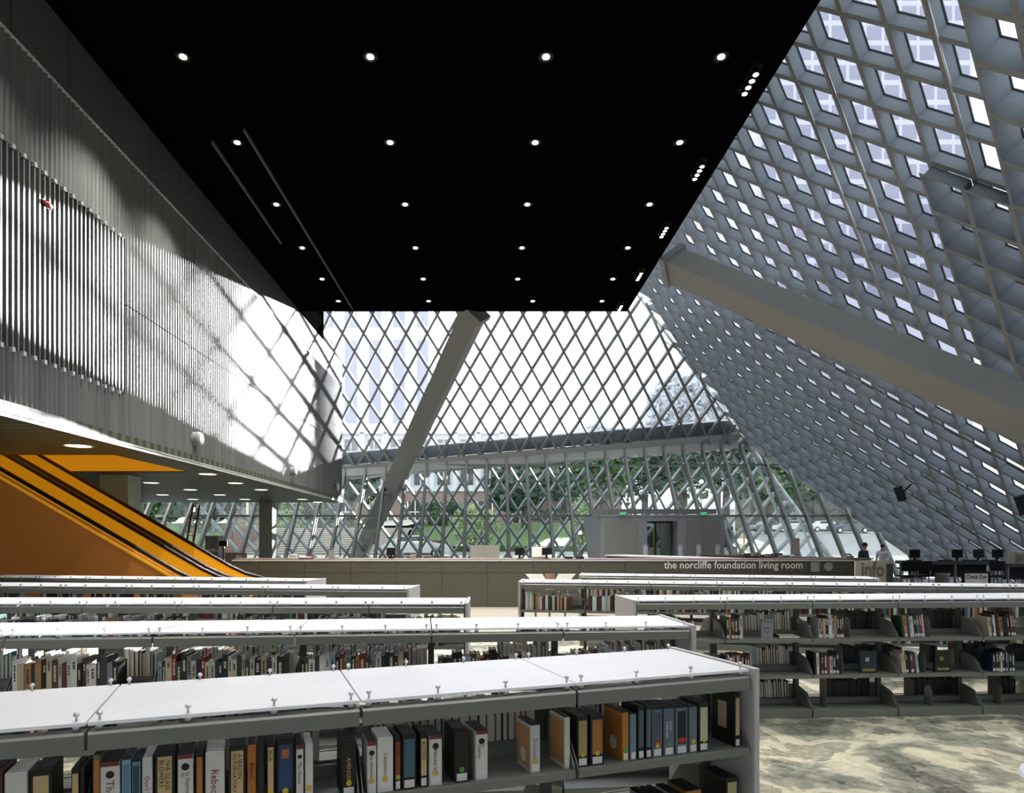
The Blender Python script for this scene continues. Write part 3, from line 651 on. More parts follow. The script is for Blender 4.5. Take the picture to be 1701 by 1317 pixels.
mobj('door_glass', MB().quad((dx1, y + .73, 0), (dx2, y + .73, 0), (dx2, y + .73, dzt), (dx1, y + .73, dzt)), M['glassL'], dd)
for k, px in enumerate((1035, 1169)):
    p = at(px, 853.5, y - .12); e = thing('exit_sign', ['small green EXIT sign over the left half of the vestibule', 'small green EXIT sign over the right half of the vestibule'][k], 'sign', p)
    mobj('box', MB().box(-.16, .16, -.04, .04, -.06, .09), M['kioskl'], e, False, False)
    mobj('lettering', text_into(MB(), 'EXIT', (-.12, -.045, -.03), (1, 0, 0), (0, 0, 1), size=.13, width=.24, bold=.02), M['exitg'], e, False, False)
for k, (px, y_) in enumerate(((1072, 26.55), (1130, 26.55), (1160.5, 26.55), (1192, 26.55), (1221, 26.55))):
    p = at(px, 0, y_); t = thing('security_gate', ['leftmost', 'second from left', 'third from left', 'second from right', 'rightmost'][k] + ' pale inverted-U security gate before the vestibule', 'gate', (p.x, y_, 0), 0, 'security gates by the entrance')
    h = CAMZ - (905 - VY) / F * y_
    mobj('loop', MB().tube([(-.07, 0, 0.02), (-.07, 0, h - .06), (-.04, 0, h), (.04, 0, h), (.07, 0, h - .06), (.07, 0, 0.02)], .022, 8), M['trim'], t, False, False)
    mobj('pane', MB().box(-.06, .06, -.006, .006, .3, h - .05), M['whitetop'], t, False, False); mobj('foot', MB().box(-.12, .12, -.2, .2, 0, .03), M['shelfd'], t, False, False)

# ---------------------------------------------------------------- computer tables on the right
y = 20.0; zt = CAMZ - (932 - VY) / F * y
def table(label, x1, x2, y, dep, zt, th=.1):
    t = thing('computer_table', label, 'table', ((x1 + x2) / 2, y, 0))
    mobj('tabletop', MB().box(x1, x2, y, y + dep, zt - th, zt), M['shelfd'], t)
    for a in (x1 + .1, (x1 + x2) / 2, x2 - .1):
        for b in (y + .12, y + dep - .12): mobj('leg', MB().tube([(a, b, 0), (a, b, zt - th)], .035), M['mull'], t)
    mobj('modesty_panel', MB().box(x1 + .2, x2 - .2, y + dep * .55, y + dep * .55 + .03, zt - .5, zt - th), M['gasket'], t); return t
table('long dark standing computer table with four black monitors', at(1514, 0, y).x, at(1668, 0, y).x, y, .8, zt)
table('dark computer table at the right edge carrying a beige computer', at(1676, 0, y).x, at(1676, 0, y).x + 2, y + .05, .8, zt - .08)
for k, (px, lab) in enumerate(((1519.5, 'black monitor on the standing table, leftmost of four'), (1590, 'black monitor on the standing table, second of four from left'), (1625.5, 'black monitor on the standing table, third of four from left'), (1657, 'black monitor on the standing table, rightmost of four'))):
    p = at(px, 0, y + .35); p.z = zt; monitor('monitor', lab, p, R.uniform(-.1, .1), .31, .25)
for k, (px, lab) in enumerate(((1500, 'black keyboard at the left end of the standing table'), (1570, 'black keyboard left of the second monitor on the standing table'), (1610, 'black keyboard between the middle monitors on the standing table'), (1642, 'black keyboard left of the rightmost monitor on the standing table'))):
    p = at(max(px, 1518), 0, y + .12); p.z = zt; t = thing('keyboard', lab, 'keyboard', p)
    mobj('body', MB().bevbox(-.2, .2, -.08, .08, 0, .025, .01), M['blackpl'], t, False, False); mobj('keys', MB().box(-.18, .18, -.06, .06, .025, .035), M['gasket'], t, False, False)
p = at(1690, 0, y + .4); p.z = zt - .08; t = thing('desktop_computer', 'beige boxy computer on the table at the right edge', 'computer', p)
mobj('case', MB().bevbox(-.22, .22, -.2, .2, 0, .36, .02), M['cream'], t, False, False); mobj('bezel', MB().box(-.16, .16, -.215, -.2, .06, .3), M['kiosk'], t, False, False)
def stool(label, px, y, ha):
    p = at(px, 0, y); t = thing('bar_stool', label, 'chair', (p.x, y, 0))
    mobj('seat', MB().bevbox(-.2, .2, -.2, .2, .72, .78, .04), M['blackpl'], t, False, False)
    mobj('backrest', MB().bevbox(-.22, .22, -.22, -.18, .9, 1.18, .015), M['blackpl'], t, False, False)
    for a, b in ((-1, -1), (1, -1), (-1, 1), (1, 1)): mobj('leg', MB().tube([(a * .22, b * .22, 0), (a * .15, b * .15, .72)], .018), M['mull'], t, False, False)
    mobj('footrest', MB().tube([(-.19, -.19, .3), (.19, -.19, .3), (.19, .19, .3), (-.19, .19, .3), (-.19, -.19, .3)], .014, 6), M['mull'], t, False, False)
    mobj('back_post', MB().bar((-.18, -.19, .76), (-.18, -.2, 1.0), .03, .02).bar((.18, -.19, .76), (.18, -.2, 1.0), .03, .02), M['mull'], t, False, False)
stool('black bar stool between the info desk and the standing table', 1503, 19.0, 0); stool('black bar stool in front of the left end of the standing table', 1528, 19.3, 0); stool('black bar stool in front of the right end of the standing table', 1648, 19.2, 0)
y = 14.2; p = at(1622, 0, y); t = thing('check_out_sign', 'white Check Out sign in a black frame before the computer tables', 'sign', (p.x, y, 0))
zb, zt2 = CAMZ - (972 - VY) / F * y, CAMZ - (952.5 - VY) / F * y; x1, x2 = at(1603, 0, y).x, at(1641, 0, y).x
mobj('frame', MB().box(x1 - .06, x2 + .06, y + .005, y + .03, zb, zt2 + .04), M['blackpl'], t); mobj('board', MB().box(x1, x2, y - .005, y + .005, zb + .03, zt2), M['white'], t)
mobj('lettering', text_into(MB(), 'Check Out', at(1605, 961, y - .007), (1, 0, 0), (0, 0, 1), size=9.5 / F * y, width=34 / F * y, bold=.02), M['blackpl'], t); mobj('stand', MB().box(p.x - .05, p.x + .05, y + .03, y + .08, 0.03, zb + .1).box(p.x - .25, p.x + .25, y - .1, y + .25, 0, .03), M['shelfd'], t)
for k, (px, yy, lab) in enumerate(((1481, 18.2, 'grey waste bin beside the info desk'), (1565, 20.14, 'grey waste bin under the standing table'))):
    p = at(px, 0, yy); t = thing('waste_bin', lab, 'bin', (p.x, yy, 0)); mobj('body', MB().lathe((0, 0, 0), [(.15, 0), (.2, .75)], 14), M['kiosk'], t, False, False); mobj('rim', MB().lathe((0, 0, .75), [(.205, 0), (.205, .03), (.17, .03)], 14), M['trim'], t, False, False)

# ---------------------------------------------------------------- bookcases
DEP, ZT = .62, -.615
SH = [-1.02, -1.39, -1.74]               # shelf heights
BAY = .914
PALETTE = [('maroon', '#5e1f22'), ('black', '#141416'), ('black', '#1a1a1e'), ('white', '#cfcdc6'), ('cream', '#c2b79c'), ('navy', '#1f2b44'), ('dark green', '#1f3c30'), ('red', '#7c2424'), ('black', '#17171a'), ('white', '#c9c7c0'), ('charcoal', '#26282b'), ('beige', '#b3a78c'), ('tan', '#a07a4c'), ('grey', '#85868a'), ('teal', '#3f6f78'), ('brown', '#4a3423'), ('white', '#d8d6d0'), ('black', '#101214'), ('pale blue', '#8aa2b4'), ('ivory', '#bfb8aa'), ('dark grey', '#3a3d40')]
ORD = 'first second third fourth fifth sixth seventh eighth ninth tenth eleventh twelfth thirteenth fourteenth fifteenth sixteenth seventeenth eighteenth nineteenth twentieth'.split()
def ordw(n):
    if n <= 20: return ORD[n - 1]
    t, u = divmod(n, 10); return ['twenty', 'thirty', 'forty', 'fifty'][t - 2] + ('-' + ORD[u - 1] if u else 'ieth')

class Row: pass
ROWS = {}
def bookcase(key, label, pxl, yl, pxr, yr, anchor, nb, ends, detail):
    """front top edge through two picture columns at known distances; bays counted from the anchored end"""
    A = Vector(((pxl - VX) / F * yl, yl, 0)); B_ = Vector(((pxr - VX) / F * yr, yr, 0))
    d = (B_ - A).normalized(); nrm = Vector((-d.y, d.x, 0))
    org = B_ - d * (nb * BAY) if anchor == 'r' else A
    rz = math.atan2(d.y, d.x)
    t = thing('bookcase', label, 'bookcase', org, rz, None)
    r = Row(); r.t = t; r.sh = [-.988, -1.375, -1.74] if key == 'n1' else SH; r.org = org; r.d = d; r.n = nrm; r.rz = rz; r.nb = nb; ROWS[key] = r
    r.m = Matrix.Translation(org) @ Matrix.Rotation(rz, 4, 'Z')
    top = ZT + CAMZ
    mk = lambda nm, mb, mat, par=t, sm=False: mobj(nm, mb, mat, par, sm, False)
    for b in range(nb):
        xa, xb = b * BAY, (b + 1) * BAY
        g = mk('glass_top', MB().box(xa + .004, xb - .004, .0, DEP, top - .012, top), M['frost'])
        cps = [.035, .31, .6, .88] if detail else []
        for ci, cx in enumerate(cps):
            for yy in (.022, DEP - .022):
                if detail < 2 and yy > .1: continue
                mk('clip', MB().lathe((xa + cx, yy, top - .03), [(.013, 0), (.013, .018)], 8).lathe((xa + cx, yy, top), [(.004, 0), (.004, .016), (.009, .018), (.011, .024), (.006, .031)], 8), M['chrome'], g, True)
        if not detail:
            for cx in (.035, .31, .6, .88): mk('clip', MB().box(xa + cx - .01, xa + cx + .01, .012, .032, top - .02, top + .022), M['chrome'], g)
        for sgn, yy in ((1, -.012), (-1, DEP + .012)):
            p = [(0, -.095), (.014, -.095), (.014, -.045), (.06, -.045), (.06, -.032), (.008, -.032), (0, -.04)]
            mb = MB(); n = len(p); vs = [Vector((x, yy + sgn * a, top + z)) for x in (xa + .006, xb - .006) for a, z in p]
            mb.add(vs, [tuple(range(n)), tuple(range(2 * n - 1, n - 1, -1))] + [(i, n + i, n + (i + 1) % n, (i + 1) % n) for i in range(n)])
            mk('canopy_rail', mb, M['shelf'])
        for si, z in enumerate(r.sh):
            zz = z + CAMZ
            for y0, y1, lipy in ((.0 if si < 2 else -.0, DEP / 2 - .03, 0), (DEP / 2 + .03, DEP, DEP)):
                mb = MB().box(xa + .008, xb - .008, y0, y1, zz - .012, zz)
                lp = .03 if si < 2 else zz - .005
                mb.box(xa + .008, xb - .008, lipy - .012 if lipy else -.012, lipy + .0 if lipy else .002, zz - lp, zz + .004) if not lipy else mb.box(xa + .008, xb - .008, DEP - .002, DEP + .012, zz - lp, zz + .004)
                yb = DEP / 2 - .035 if not lipy else DEP / 2 + .025
                mb.box(xa + .008, xb - .008, yb, yb + .01, zz, zz + .05)
                mk('shelf', mb, M['shelf'])
    lvl = range(3) if detail else (0,)
    for b in range(nb + 1):
        x = b * BAY
        mb = MB().box(x - .022, x + .022, DEP / 2 - .022, DEP / 2 + .022, .0, top - .05)
        if detail:
            for k in range(16):
                for yy in (DEP / 2 - .024, DEP / 2 + .022): mb.box(x - .006, x + .006, yy, yy + .003, .45 + k * .045, .47 + k * .045)
        mk('upright', mb, M['shelfd'])
        mb = MB()
        for sg in (1, -1):
            pl = [(.02, top - .05), (.04, top - .075), (DEP / 2 - .03, top - .14), (DEP / 2 - .03, top - .05)]
            vs = [Vector((x + dx, (y if sg > 0 else DEP - y), z)) for dx in (-.003, .003) for y, z in pl]
            mb.add(vs, [(0, 1, 2, 3), (7, 6, 5, 4)] + [(i, (i + 1) % 4, 4 + (i + 1) % 4, 4 + i) for i in range(4)])
        mk('canopy_bracket', mb, M['shelf'])
        for si in lvl:
            zz = r.sh[si] + CAMZ
            for sg in (1, -1):
                for off in ((-.008, .008) if 0 < b < nb else ((.008,) if b == 0 else (-.008,))):
                    pl = [(0, zz - .03), (.0, zz + .02), (.1, zz + .15), (DEP / 2 - .05, zz + .19), (DEP / 2 - .03, zz - .03)]
                    vs = [Vector((x + off + dx, (y if sg > 0 else DEP - y), z)) for dx in (-.002, .002) for y, z in pl]
                    mk('shelf_bracket', MB().add(vs, [(0, 1, 2, 3, 4), (9, 8, 7, 6, 5)] + [(i, (i + 1) % 5, 5 + (i + 1) % 5, 5 + i) for i in range(5)]), M['shelf'])
    for e in ends:
        x = 0 if e == 'l' else nb * BAY; s = -1 if e == 'l' else 1
        x0_, x1_ = sorted((x + s * .005, x + s * .035))
        mk('end_panel', MB().bevbox(x0_, x1_, -.03, DEP + .03, 0, top + .005, .004), M['endp'])
    return r
bookcase('n1', 'nearest bookcase, angled across the foreground with audiobooks on its top shelf', 106, 2.197, 1245, 3.132, 'r', 5, 'r', 2)
bookcase('n2', 'second bookcase from the front, hardbacks under its white glass top', 0, 4.27, 1146, 4.70, 'r', 6, 'r', 1)
bookcase('n3', 'third bookcase from the front on the left, ending before the counter', 127, 6.33, 772, 6.3, 'r', 6, 'r', 0)
bookcase('n4', 'fourth bookcase from the front on the left', 0, 8.72, 676, 8.18, 'r', 8, 'r', 0)
bookcase('n5', 'farthest left bookcase, directly before the orange escalator', 0, 10.66, 507, 9.69, 'r', 7, 'r', 0)
bookcase('r1', 'near right bookcase with three shelves above the floral carpet', 1056, 6.62, 1701, 6.9, 'l', 6, 'l', 1)
bookcase('r2', 'middle right bookcase behind the three-shelf one', 865, 9.5, 1701, 8.55, 'l', 8, 'l', 0)
bookcase('r3', 'farthest right bookcase under the silver counter lettering', 965, 11.3, 1420, 10.35, 'l', 5, 'lr', 0)

def s_of(r, px, off=0):                # distance along the row of a picture column (front offset off)
    t = (px - VX) / F; o = r.org + r.n * off
    return (t * o.y - o.x) / (r.d.x - t * r.d.y)
COUNT = [0]
STUFF = MB(); STUFFP = MB()
def bookgeo(w, h, d, cover, pages, m, fore=False):
    """book with spine toward -y (front) unless fore; local x 0..w, y 0..d, z 0..h"""
    th = min(.004, w * .15)
    if fore: cover.box(0, th, 0, d, 0, h, m).box(w - th, w, 0, d, 0, h, m).box(th, w - th, d - th, d, 0, h, m); pages.box(th, w - th, .006, d - th, .004, h - .006, m)
    else: cover.box(0, th, 0, d, 0, h, m).box(w - th, w, 0, d, 0, h, m).box(th, w - th, 0, th, 0, h, m); pages.box(th, w - th, th, d - .006, .004, h - .006, m)
def place(r, s, y, lvl, lean=0, yaw=0):
    return r.m @ Matrix.Translation((s, y, r.sh[lvl] + CAMZ + .0005)) @ Matrix.Rotation(yaw, 4, 'Z') @ Matrix.Rotation(lean, 4, 'Y')
def book(r, s, y, lvl, w, h, d, col, label, lean=0, yaw=0, fore=False, group=None, title=True, name='book'):
    t = bpy.data.objects.new(name, None); m = place(r, s, y, lvl, lean, yaw)
    cb, pb = MB(), MB(); bookgeo(w, h, d, cb, pb, None, fore)
    bpy.data.objects.remove(t)
    o = mobj(name, cb, M['cover']); o.matrix_world = m; o.location, rot, _ = m.decompose(); o.rotation_euler = rot.to_euler(); o.color = lin(col)
    tag(o, label, 'book', group)
    p = mobj('page_block', pb, M['paper'], o, False, False)
    if title and not fore and w > .014 and R.random() < .75:
        a = R.random(); lc = '#d9d2bd' if sum(lin(col)[:3]) < .5 else '#2a2420'
        mb = MB(); z = h * R.uniform(.82, .9); n = R.randint(4, 9); z1 = z
        for k in range(n):
            hh = R.uniform(.004, .014); z1 -= hh + R.uniform(.002, .006)
            if z1 < h * .35: break
            mb.quad(Vector((w * .3, -.0006, z1)), Vector((w * .7, -.0006, z1)), Vector((w * .7, -.0006, z1 + hh)), Vector((w * .3, -.0006, z1 + hh)))
        if mb.v: q = mobj('title_lettering', mb, M['label'], o, False, False); q.color = lin(lc)
        q = mobj('call_label', MB().box(w * .08, w * .92, -.0008, 0, .008, .04), M['label'], o, False, False); q.color = lin('#cfcdc4')
    COUNT[0] += 1
    return o

# --- audiobooks on the nearest bookcase (front, upper shelf): px span of the spine, height, kind
K, WH, CR, MR, TL, OR_ = '#15140f', '#cfcdc6', '#c2a878', '#6e2a22', '#3f6170', '#b06a2c'
AUD = [  # px0, px1, h, depth, base colour, label panel colour, title, title colour, band colour, descr, dot
 (-22, 5, .235, .15, '#4a2a1c', None, '', K, None, 'brown audiobook cut by the left picture edge', None),
 (7, 46, .215, .15, WH, None, '', K, None, 'white audiobook box, first whole one at far left', None),
 (50, 87, .215, .15, K, CR, '', K, None, 'thick black audiobook with cream label just left of the first divider', None),
 (118, 133, .21, .14, K, CR, '', K, None, 'black audiobook with narrow tan label just right of the first divider', None),
 (134, 143, .21, .14, K, None, '', K, None, 'thin plain black audiobook beside the narrow tan-labelled one', None),
 (144, 157, .25, .16, '#6d6a52', OR_, '', K, None, 'tall olive audiobook with tan lower spine', None),
 (158, 200, .222, .15, WH, None, 'The Last', MR, MR, 'wide white audiobook with maroon band and black top, left group', None),
 (202, 218, .225, .15, '#7fa3b5', '#5d8498', '', K, None, 'light blue audiobook at the left of the blue pair', None),
 (219, 234, .215, .15, '#5d8aa0', '#2e4450', '', K, None, 'mid blue audiobook with dark pictures on its spine', None),
 (236, 254, .222, .15, WH, None, "Don't L", MR, None, "white audiobook titled Don't L in dark red", None),
 (257, 291, .24, .15, K, CR, 'THE GLASS BLOWERS', K, None, 'black audiobook with cream label THE GLASS BLOWERS', None),
 (295, 322, .222, .15, WH, None, 'by Daphne du', MR, MR, 'white audiobook with maroon band and dark oval portrait', None),
 (325, 339, .225, .15, K, OR_, '', K, None, 'black audiobook with short orange label', None),
 (341, 374, .22, .15, WH, None, 'Rebecca', '#8a2a20', None, 'white audiobook titled Rebecca in red', None),
 (380, 409, .235, .15, K, CR, 'A SEASON IN PURGATORY', K, None, 'black audiobook with cream label A SEASON IN PURGATORY', None),
 (411, 426, .235, .15, OR_, None, 'RISING', '#3a1a10', None, 'orange audiobook with black top titled RISING', None),
 (428, 440, .235, .15, '#23251f', None, '', K, None, 'plain dark olive audiobook between orange and cream ones', None),
 (443, 457, .235, .15, K, CR, 'ELLA', K, None, 'black audiobook with long narrow cream label', '#c9b03a'),
 (459, 490, .24, .15, K, '#27406a', '', K, None, 'black audiobook with orange square on a blue panel', '#c9b03a'),
 (492, 505, .215, .15, WH, None, 'The Hound', MR, MR, 'narrow white audiobook with maroon band before the empty gap', None),
 (507, 521, .215, .15, WH, None, '', K, None, 'narrow white audiobook last before the empty gap', '#c9b03a'),
 (583, 608, .21, .15, K, None, 'AVENGER', '#c9a868', None, 'black audiobook titled AVENGER in gold letters', '#c9a23a'),
 (610, 626, .2, .14, WH, None, 'by Alexandre', MR, MR, 'narrow white audiobook with maroon band right of AVENGER', '#c9a23a'),
 (627, 654, .21, .15, '#d8d6d2', None, 'CASANOVA', K, None, 'plain thick white audiobook with yellow dot', '#c9b03a'),
 (656, 667, .205, .15, K, '#8e4128', 'GREAT', K, None, 'thin black audiobook with rust-red label', '#9aa63a'),
 (668, 693, .212, .15, K, TL, '', K, None, 'black audiobook with wide teal label', None),
 (698, 711, .208, .15, K, CR, 'AUSTEN', K, None, 'thin black audiobook with cream label right of the teal one', None),
 (713, 735, .2, .15, WH, None, 'Hamlet by', MR, MR, 'white audiobook with maroon band left of the gap and yellow dot', '#c9a23a'),
 (755, 780, .208, .16, K, None, '', K, None, 'black audiobook with small white label and green dot, standing alone', '#4f9a4a'),
 (790, 811, .2, .15, WH, None, 'by Stephen', MR, MR, 'white audiobook with maroon band right of the standing black one', None),
 (881, 898, .2, .15, '#b9b9be', None, 'Dickens', '#8a7a6a', None, 'tan boxed audiobook with white round emblem, standing apart', '#b5a832'),
 (947, 957, .22, .15, '#c3bfb8', None, '', K, None, 'cream and tan audiobook first right of the last divider', None),
 (959, 978, .215, .15, K, '#a08b5c', '', K, None, 'black audiobook with tall olive picture panel', '#a8ad3a'),
 (981, 1004, .212, .15, '#17181c', '#a0682c', '', K, None, 'black audiobook with orange top band and pale figures', '#b5b53a'),
 (1034, 1045, .215, .16, '#b0742c', None, '', K, None, 'orange and black audiobook with white round emblem on its cover', '#4f9a4a'),
 (1047, 1058, .205, .15, '#6d7f8e', None, '', K, None, 'thin grey-blue audiobook left of the black pair', None),
 (1060, 1071, .235, .15, '#16181a', '#4c5c66', '', K, None, 'tall thin black audiobook, left of the black pair', None),
 (1073, 1083, .235, .15, '#16181a', '#54646e', '', K, None, 'tall thin black audiobook, right of the black pair', None),
 (1084, 1101, .215, .15, '#5b6b78', '#46535e', '', K, None, 'slate blue audiobook with red oval and yellow dot', '#c9b03a'),
 (1103, 1121, .215, .15, '#5f6873', None, 'Dead Languages', '#c9d2da', None, 'grey audiobook titled Dead Languages with green dot', '#4f9a4a'),
 (1123, 1143, .212, .15, '#66757e', '#17181a', '', K, None, 'grey-blue audiobook with black arrow and red oval', None),
 (1145, 1159, .21, .15, '#5f7078', None, '', K, None, 'narrow grey-teal audiobook with red and yellow dots', '#c9b03a'),
 (1161, 1178, .22, .15, '#15150f', '#b9b79a', '', K, None, 'black audiobook with long pale label near the end panel', '#b5b53a'),
 (1221, 1230, .25, .17, '#14130e', '#b9a98a', '', K, None, 'large black audiobook at the end of the shelf, cover facing out', None),
]
n1 = ROWS['n1']
def audiobook(r, lvl, row):
    px0, px1, h, d, col, lab, title, tcol, band, descr, dot = row
    off = .03; s0, s1 = s_of(r, px0, off), s_of(r, px1, off); w = max(.012, s1 - s0 - .002); fs = (s0 + BAY * 50) % BAY
    if fs > BAY - .013: s0 += BAY - fs + .013
    elif fs < .013: s0 += .013 - fs
    elif fs + w > BAY - .013: s0 -= fs + w - (BAY - .013)
    if s0 < PREV[0] + .001: w = max(.008, w - (PREV[0] + .001 - s0)); s0 = PREV[0] + .001
    PREV[0] = s0 + w; m = place(r, s0, off, lvl)
    cb, pb = MB(), MB(); cb.bevbox(0, w, 0, d, 0, h, .003)
    o = mobj('audiobook', cb, M['cover']); loc, rot, _ = m.decompose(); o.location = loc; o.rotation_euler = rot.to_euler(); o.color = lin(col)
    tag(o, descr + (' on nearest bookcase' if len(descr.split()) < 13 else ''), 'audiobook', 'audiobooks on the nearest bookcase')
    topc = K if band or col in (WH,) and R.random() < .3 else col
    q = mobj('case_top', MB().box(.002, w - .002, .002, d - .002, h, h + .004).box(.004, w - .004, d * .2, d * .24, h + .004, h + .005).box(.004, w - .004, d * .5, d * .54, h + .004, h + .005).box(.004, w - .004, d * .75, d * .79, h + .004, h + .005), M['label'], o, False, False)
    q.color = lin('#e4e2dc') if (col in (WH, '#d8d6d2') and not band) else lin('#1a1a18')
    if band:
        q = mobj('colour_band', MB().box(0.001, w - .001, -.0008, .0, h - .014, h), M['label'], o, False, False); q.color = lin(band)
        q = mobj('portrait', MB().lathe((w / 2, -.001, h - .042), [(min(.013, w * .3), 0), (min(.013, w * .3), .0006)], 14, Matrix.Rotation(math.pi / 2, 3, 'X')), M['label'], o, False, False); q.color = lin('#17161a')
    if lab:
        q = mobj('spine_label', MB().box(w * .14, w * .86, -.001, 0, h * .22, h * .93), M['label'], o, False, False); q.color = lin(lab)
    if 'square' in descr:
        q = mobj('orange_square', MB().box(w * .3, w * .7, -.0016, -.001, h * .72, h * .86), M['label'], o, False, False); q.color = lin('#b0602f')
    if 'oval' in descr and not band:
        q = mobj('red_oval', MB().lathe((w / 2, -.0012, h * .3), [(w * .4, 0), (w * .4, .0006)], 14, Matrix.Rotation(math.pi / 2, 3, 'X') @ Matrix.Diagonal((1, .5, 1))), M['label'], o, False, False); q.color = lin('#9c3330')
    if title:
        if len(title) > 9 and w > .05 and ' ' in title:
            k = title.rfind(' '); k = title.find(' ', 4) if title.find(' ', 4) > 0 else k; lines = [title[:k], title[k + 1:]]
        else: lines = [title]
        mb = MB(); n = len(lines); lh = min(.032, w * .62 / n)
        L_ = h * ((.64 if lab else .58) if not dot else .46)
        for i, s in enumerate(lines):
            vs, fs, tw = text_geo(s, 1); sz = min(lh * 1.1, L_ / tw)
            x = w / 2 + (n / 2 - i - .5) * lh - sz * .35
            text_into(mb, s, (x, -.0018, h * .88 if lab else h * .72), (0, 0, -1), (1, 0, 0), size=sz)
        q = mobj('title_lettering', mb, M['label'], o, False, False); q.color = lin(tcol)
    if dot:
        q = mobj('dot_sticker', MB().lathe((w / 2, -.0022, .052), [(min(.011, w * .4), 0), (min(.011, w * .4), .0006)], 12, Matrix.Rotation(math.pi / 2, 3, 'X')), M['label'], o, False, False); q.color = lin(dot)
    q = mobj('call_label', MB().box(w * .15, w * .85, -.0012, 0, .006, .036), M['label'], o, False, False); q.color = lin('#d8d6d0')
    if 'cover facing out' in descr or 'boxed' in descr or 'orange and black' in descr or 'cream and tan' in descr:
        cc = {'cov': '#b9a98a', 'box': '#b98f5c', 'ora': '#a86a2c', 'cre': '#b9885c'}['cov' if 'facing' in descr else 'box' if 'boxed' in descr else 'ora' if 'orange' in descr else 'cre']
        if 'facing' in descr: q = mobj('cover_label', MB().box(-.001, 0, d * .35, d * .72, h * .3, h * .8), M['label'], o, False, False)
        else: q = mobj('cover_panel', MB().box(-.001, 0, .004, d - .004, h * (.5 if 'orange' in descr else .07), h * .93), M['label'], o, False, False)
        q.color = lin(cc)
        if 'emblem' in descr:
            q = mobj('round_emblem', MB().lathe((-.0012, d * .5, h * .3), [(.03, -.0006), (.03, 0)], 18, Matrix.Rotation(math.pi / 2, 3, 'Y')), M['label'], o, False, False); q.color = lin('#d8d4c8')
    return o
PREV = [-9, 0]
for row in AUD: audiobook(n1, 0, row)
AUD2 = [(1075, 1089, .2, .15, '#7f868a', None, '', K, None, 'grey audiobook on the second shelf, leftmost visible', None), (1091, 1101, .2, .15, '#5f7050', None, '', K, None, 'green-edged audiobook on the second shelf', None), (1103, 1112, .2, .15, '#7c3a34', None, '', K, None, 'red audiobook on the second shelf', None), (1119, 1134, .2, .15, WH, None, '', K, MR, 'white audiobook with maroon band on the second shelf', None), (1140, 1166, .21, .15, '#9c6a34', '#c2b8a0', '', K, None, 'tan audiobook with picture on the second shelf', None), (1206, 1227, .24, .17, '#15150f', '#a9a878', '', K, None, 'black audiobook with pale label on the second shelf by the end panel', None)]
PREV = [-9, 0]
for row in AUD2: audiobook(n1, 1, row)

def orddesc(cn, k, total, where): return f'{cn} book, {ordw(k)} from left, {where}'
def fill(r, lvl, spans, where, fore=False, hr=(.2, .25), wr=(.018, .042), y=.03, indiv=True, lean=0, group=None, title=True, cols=None):
    k = 0
    for (sa, sb) in spans:
        s = sa
        while s < sb:
            w = R.uniform(*wr); h = R.uniform(*hr); d = R.uniform(.14, .17); cn, col = R.choice(cols or PALETTE)
            if s + w > sb: break
            fr_s = (s + BAY * 50) % BAY
            if fr_s < .018 or fr_s + w > BAY - .018: s += .012; continue
            k += 1; yy = y + R.uniform(0, .012)
            if fore: yy = DEP / 2 + .045
            ln = lean
            if indiv:
                c = ('pale page-edged' if fore else cn)
                book(r, s, yy, lvl, w - .001, h, d, col, orddesc(c, k, 0, where), ln, 0, fore, group, title)
            else:
                bookgeo(w - .001, h, d, STUFF_for(col), STUFFP, place(r, s, yy, lvl, ln), fore)
            s += w + (abs(ln) * .0)
_stuff = {}
def STUFF_for(col): return _stuff.setdefault(col, MB())
# nearest bookcase, back half: pale page edges seen over the audiobooks
sN = lambda px: s_of(n1, px, .35)
for i, (a, b) in enumerate(((sN(620), sN(900)), (sN(945), sN(1040)))):
    fill(n1, 0, [(a, b)], f'far side of nearest bookcase, {["third", "fourth"][i]} bay', True, (.2, .27), (.022, .05), group='books on the far side of the nearest bookcase')
fill(n1, 0, [(sN(250), sN(540))], '', True, (.17, .22), (.02, .035), indiv=False)
bays2 = ['first', 'second', 'third', 'fourth', 'fifth', 'sixth']
n2 = ROWS['n2']
for k, (a, b) in enumerate(((10, 200), (262, 475), (500, 686), (728, 875), (948, 1065))):
    fill(n2, 0, [(s_of(n2, a, .03), s_of(n2, b, .03))], f'{bays2[k]} visible bay of second bookcase', False, (.19, .25), (.022, .042), group='hardbacks on the second bookcase')
for (a, b) in ((205, 262), (460, 492), (600, 720), (830, 930), (1000, 1110), (0, 150), (300, 440), (520, 590)):
    fill(n2, 0, [(s_of(n2, a, .35), s_of(n2, b, .35))], '', True, (.2, .26), (.02, .04), indiv=False)
r1 = ROWS['r1']
for lvl, spans, ln in ((0, ((1078, 1140), (1208, 1236), (1360, 1405), (1500, 1540), (1645, 1690)), .0), (1, ((1195, 1252), (1354, 1396), (1500, 1532), (1650, 1690)), .0)):
    for k, (a, b) in enumerate(spans):
        bay = ['first', 'second', 'third', 'fourth', 'fifth'][k if lvl == 0 else k + 1]
        fill(r1, lvl, [(s_of(r1, a, .03), s_of(r1, b, .03))], f'{["upper", "middle"][lvl]} shelf, {bay} bay, near right bookcase', False, (.2, .26) if lvl == 0 else (.18, .23), (.018, .036), group='books on the near right bookcase', lean=(-.12 if a in (1500, 1645) else -.03))
for lvl, a, b in ((0, 1240, 1325), (1, 1258, 1320), (2, 1253, 1316), (0, 1060, 1140)):
    if a != 1060: fill(r1, lvl, [(s_of(r1, a, .35), s_of(r1, b, .35))], f'far side of near right bookcase, {["upper", "middle", "bottom"][lvl]} shelf', True, (.2, .25), (.02, .038), group='page edges on the far side of the near right bookcase', lean=-.06)
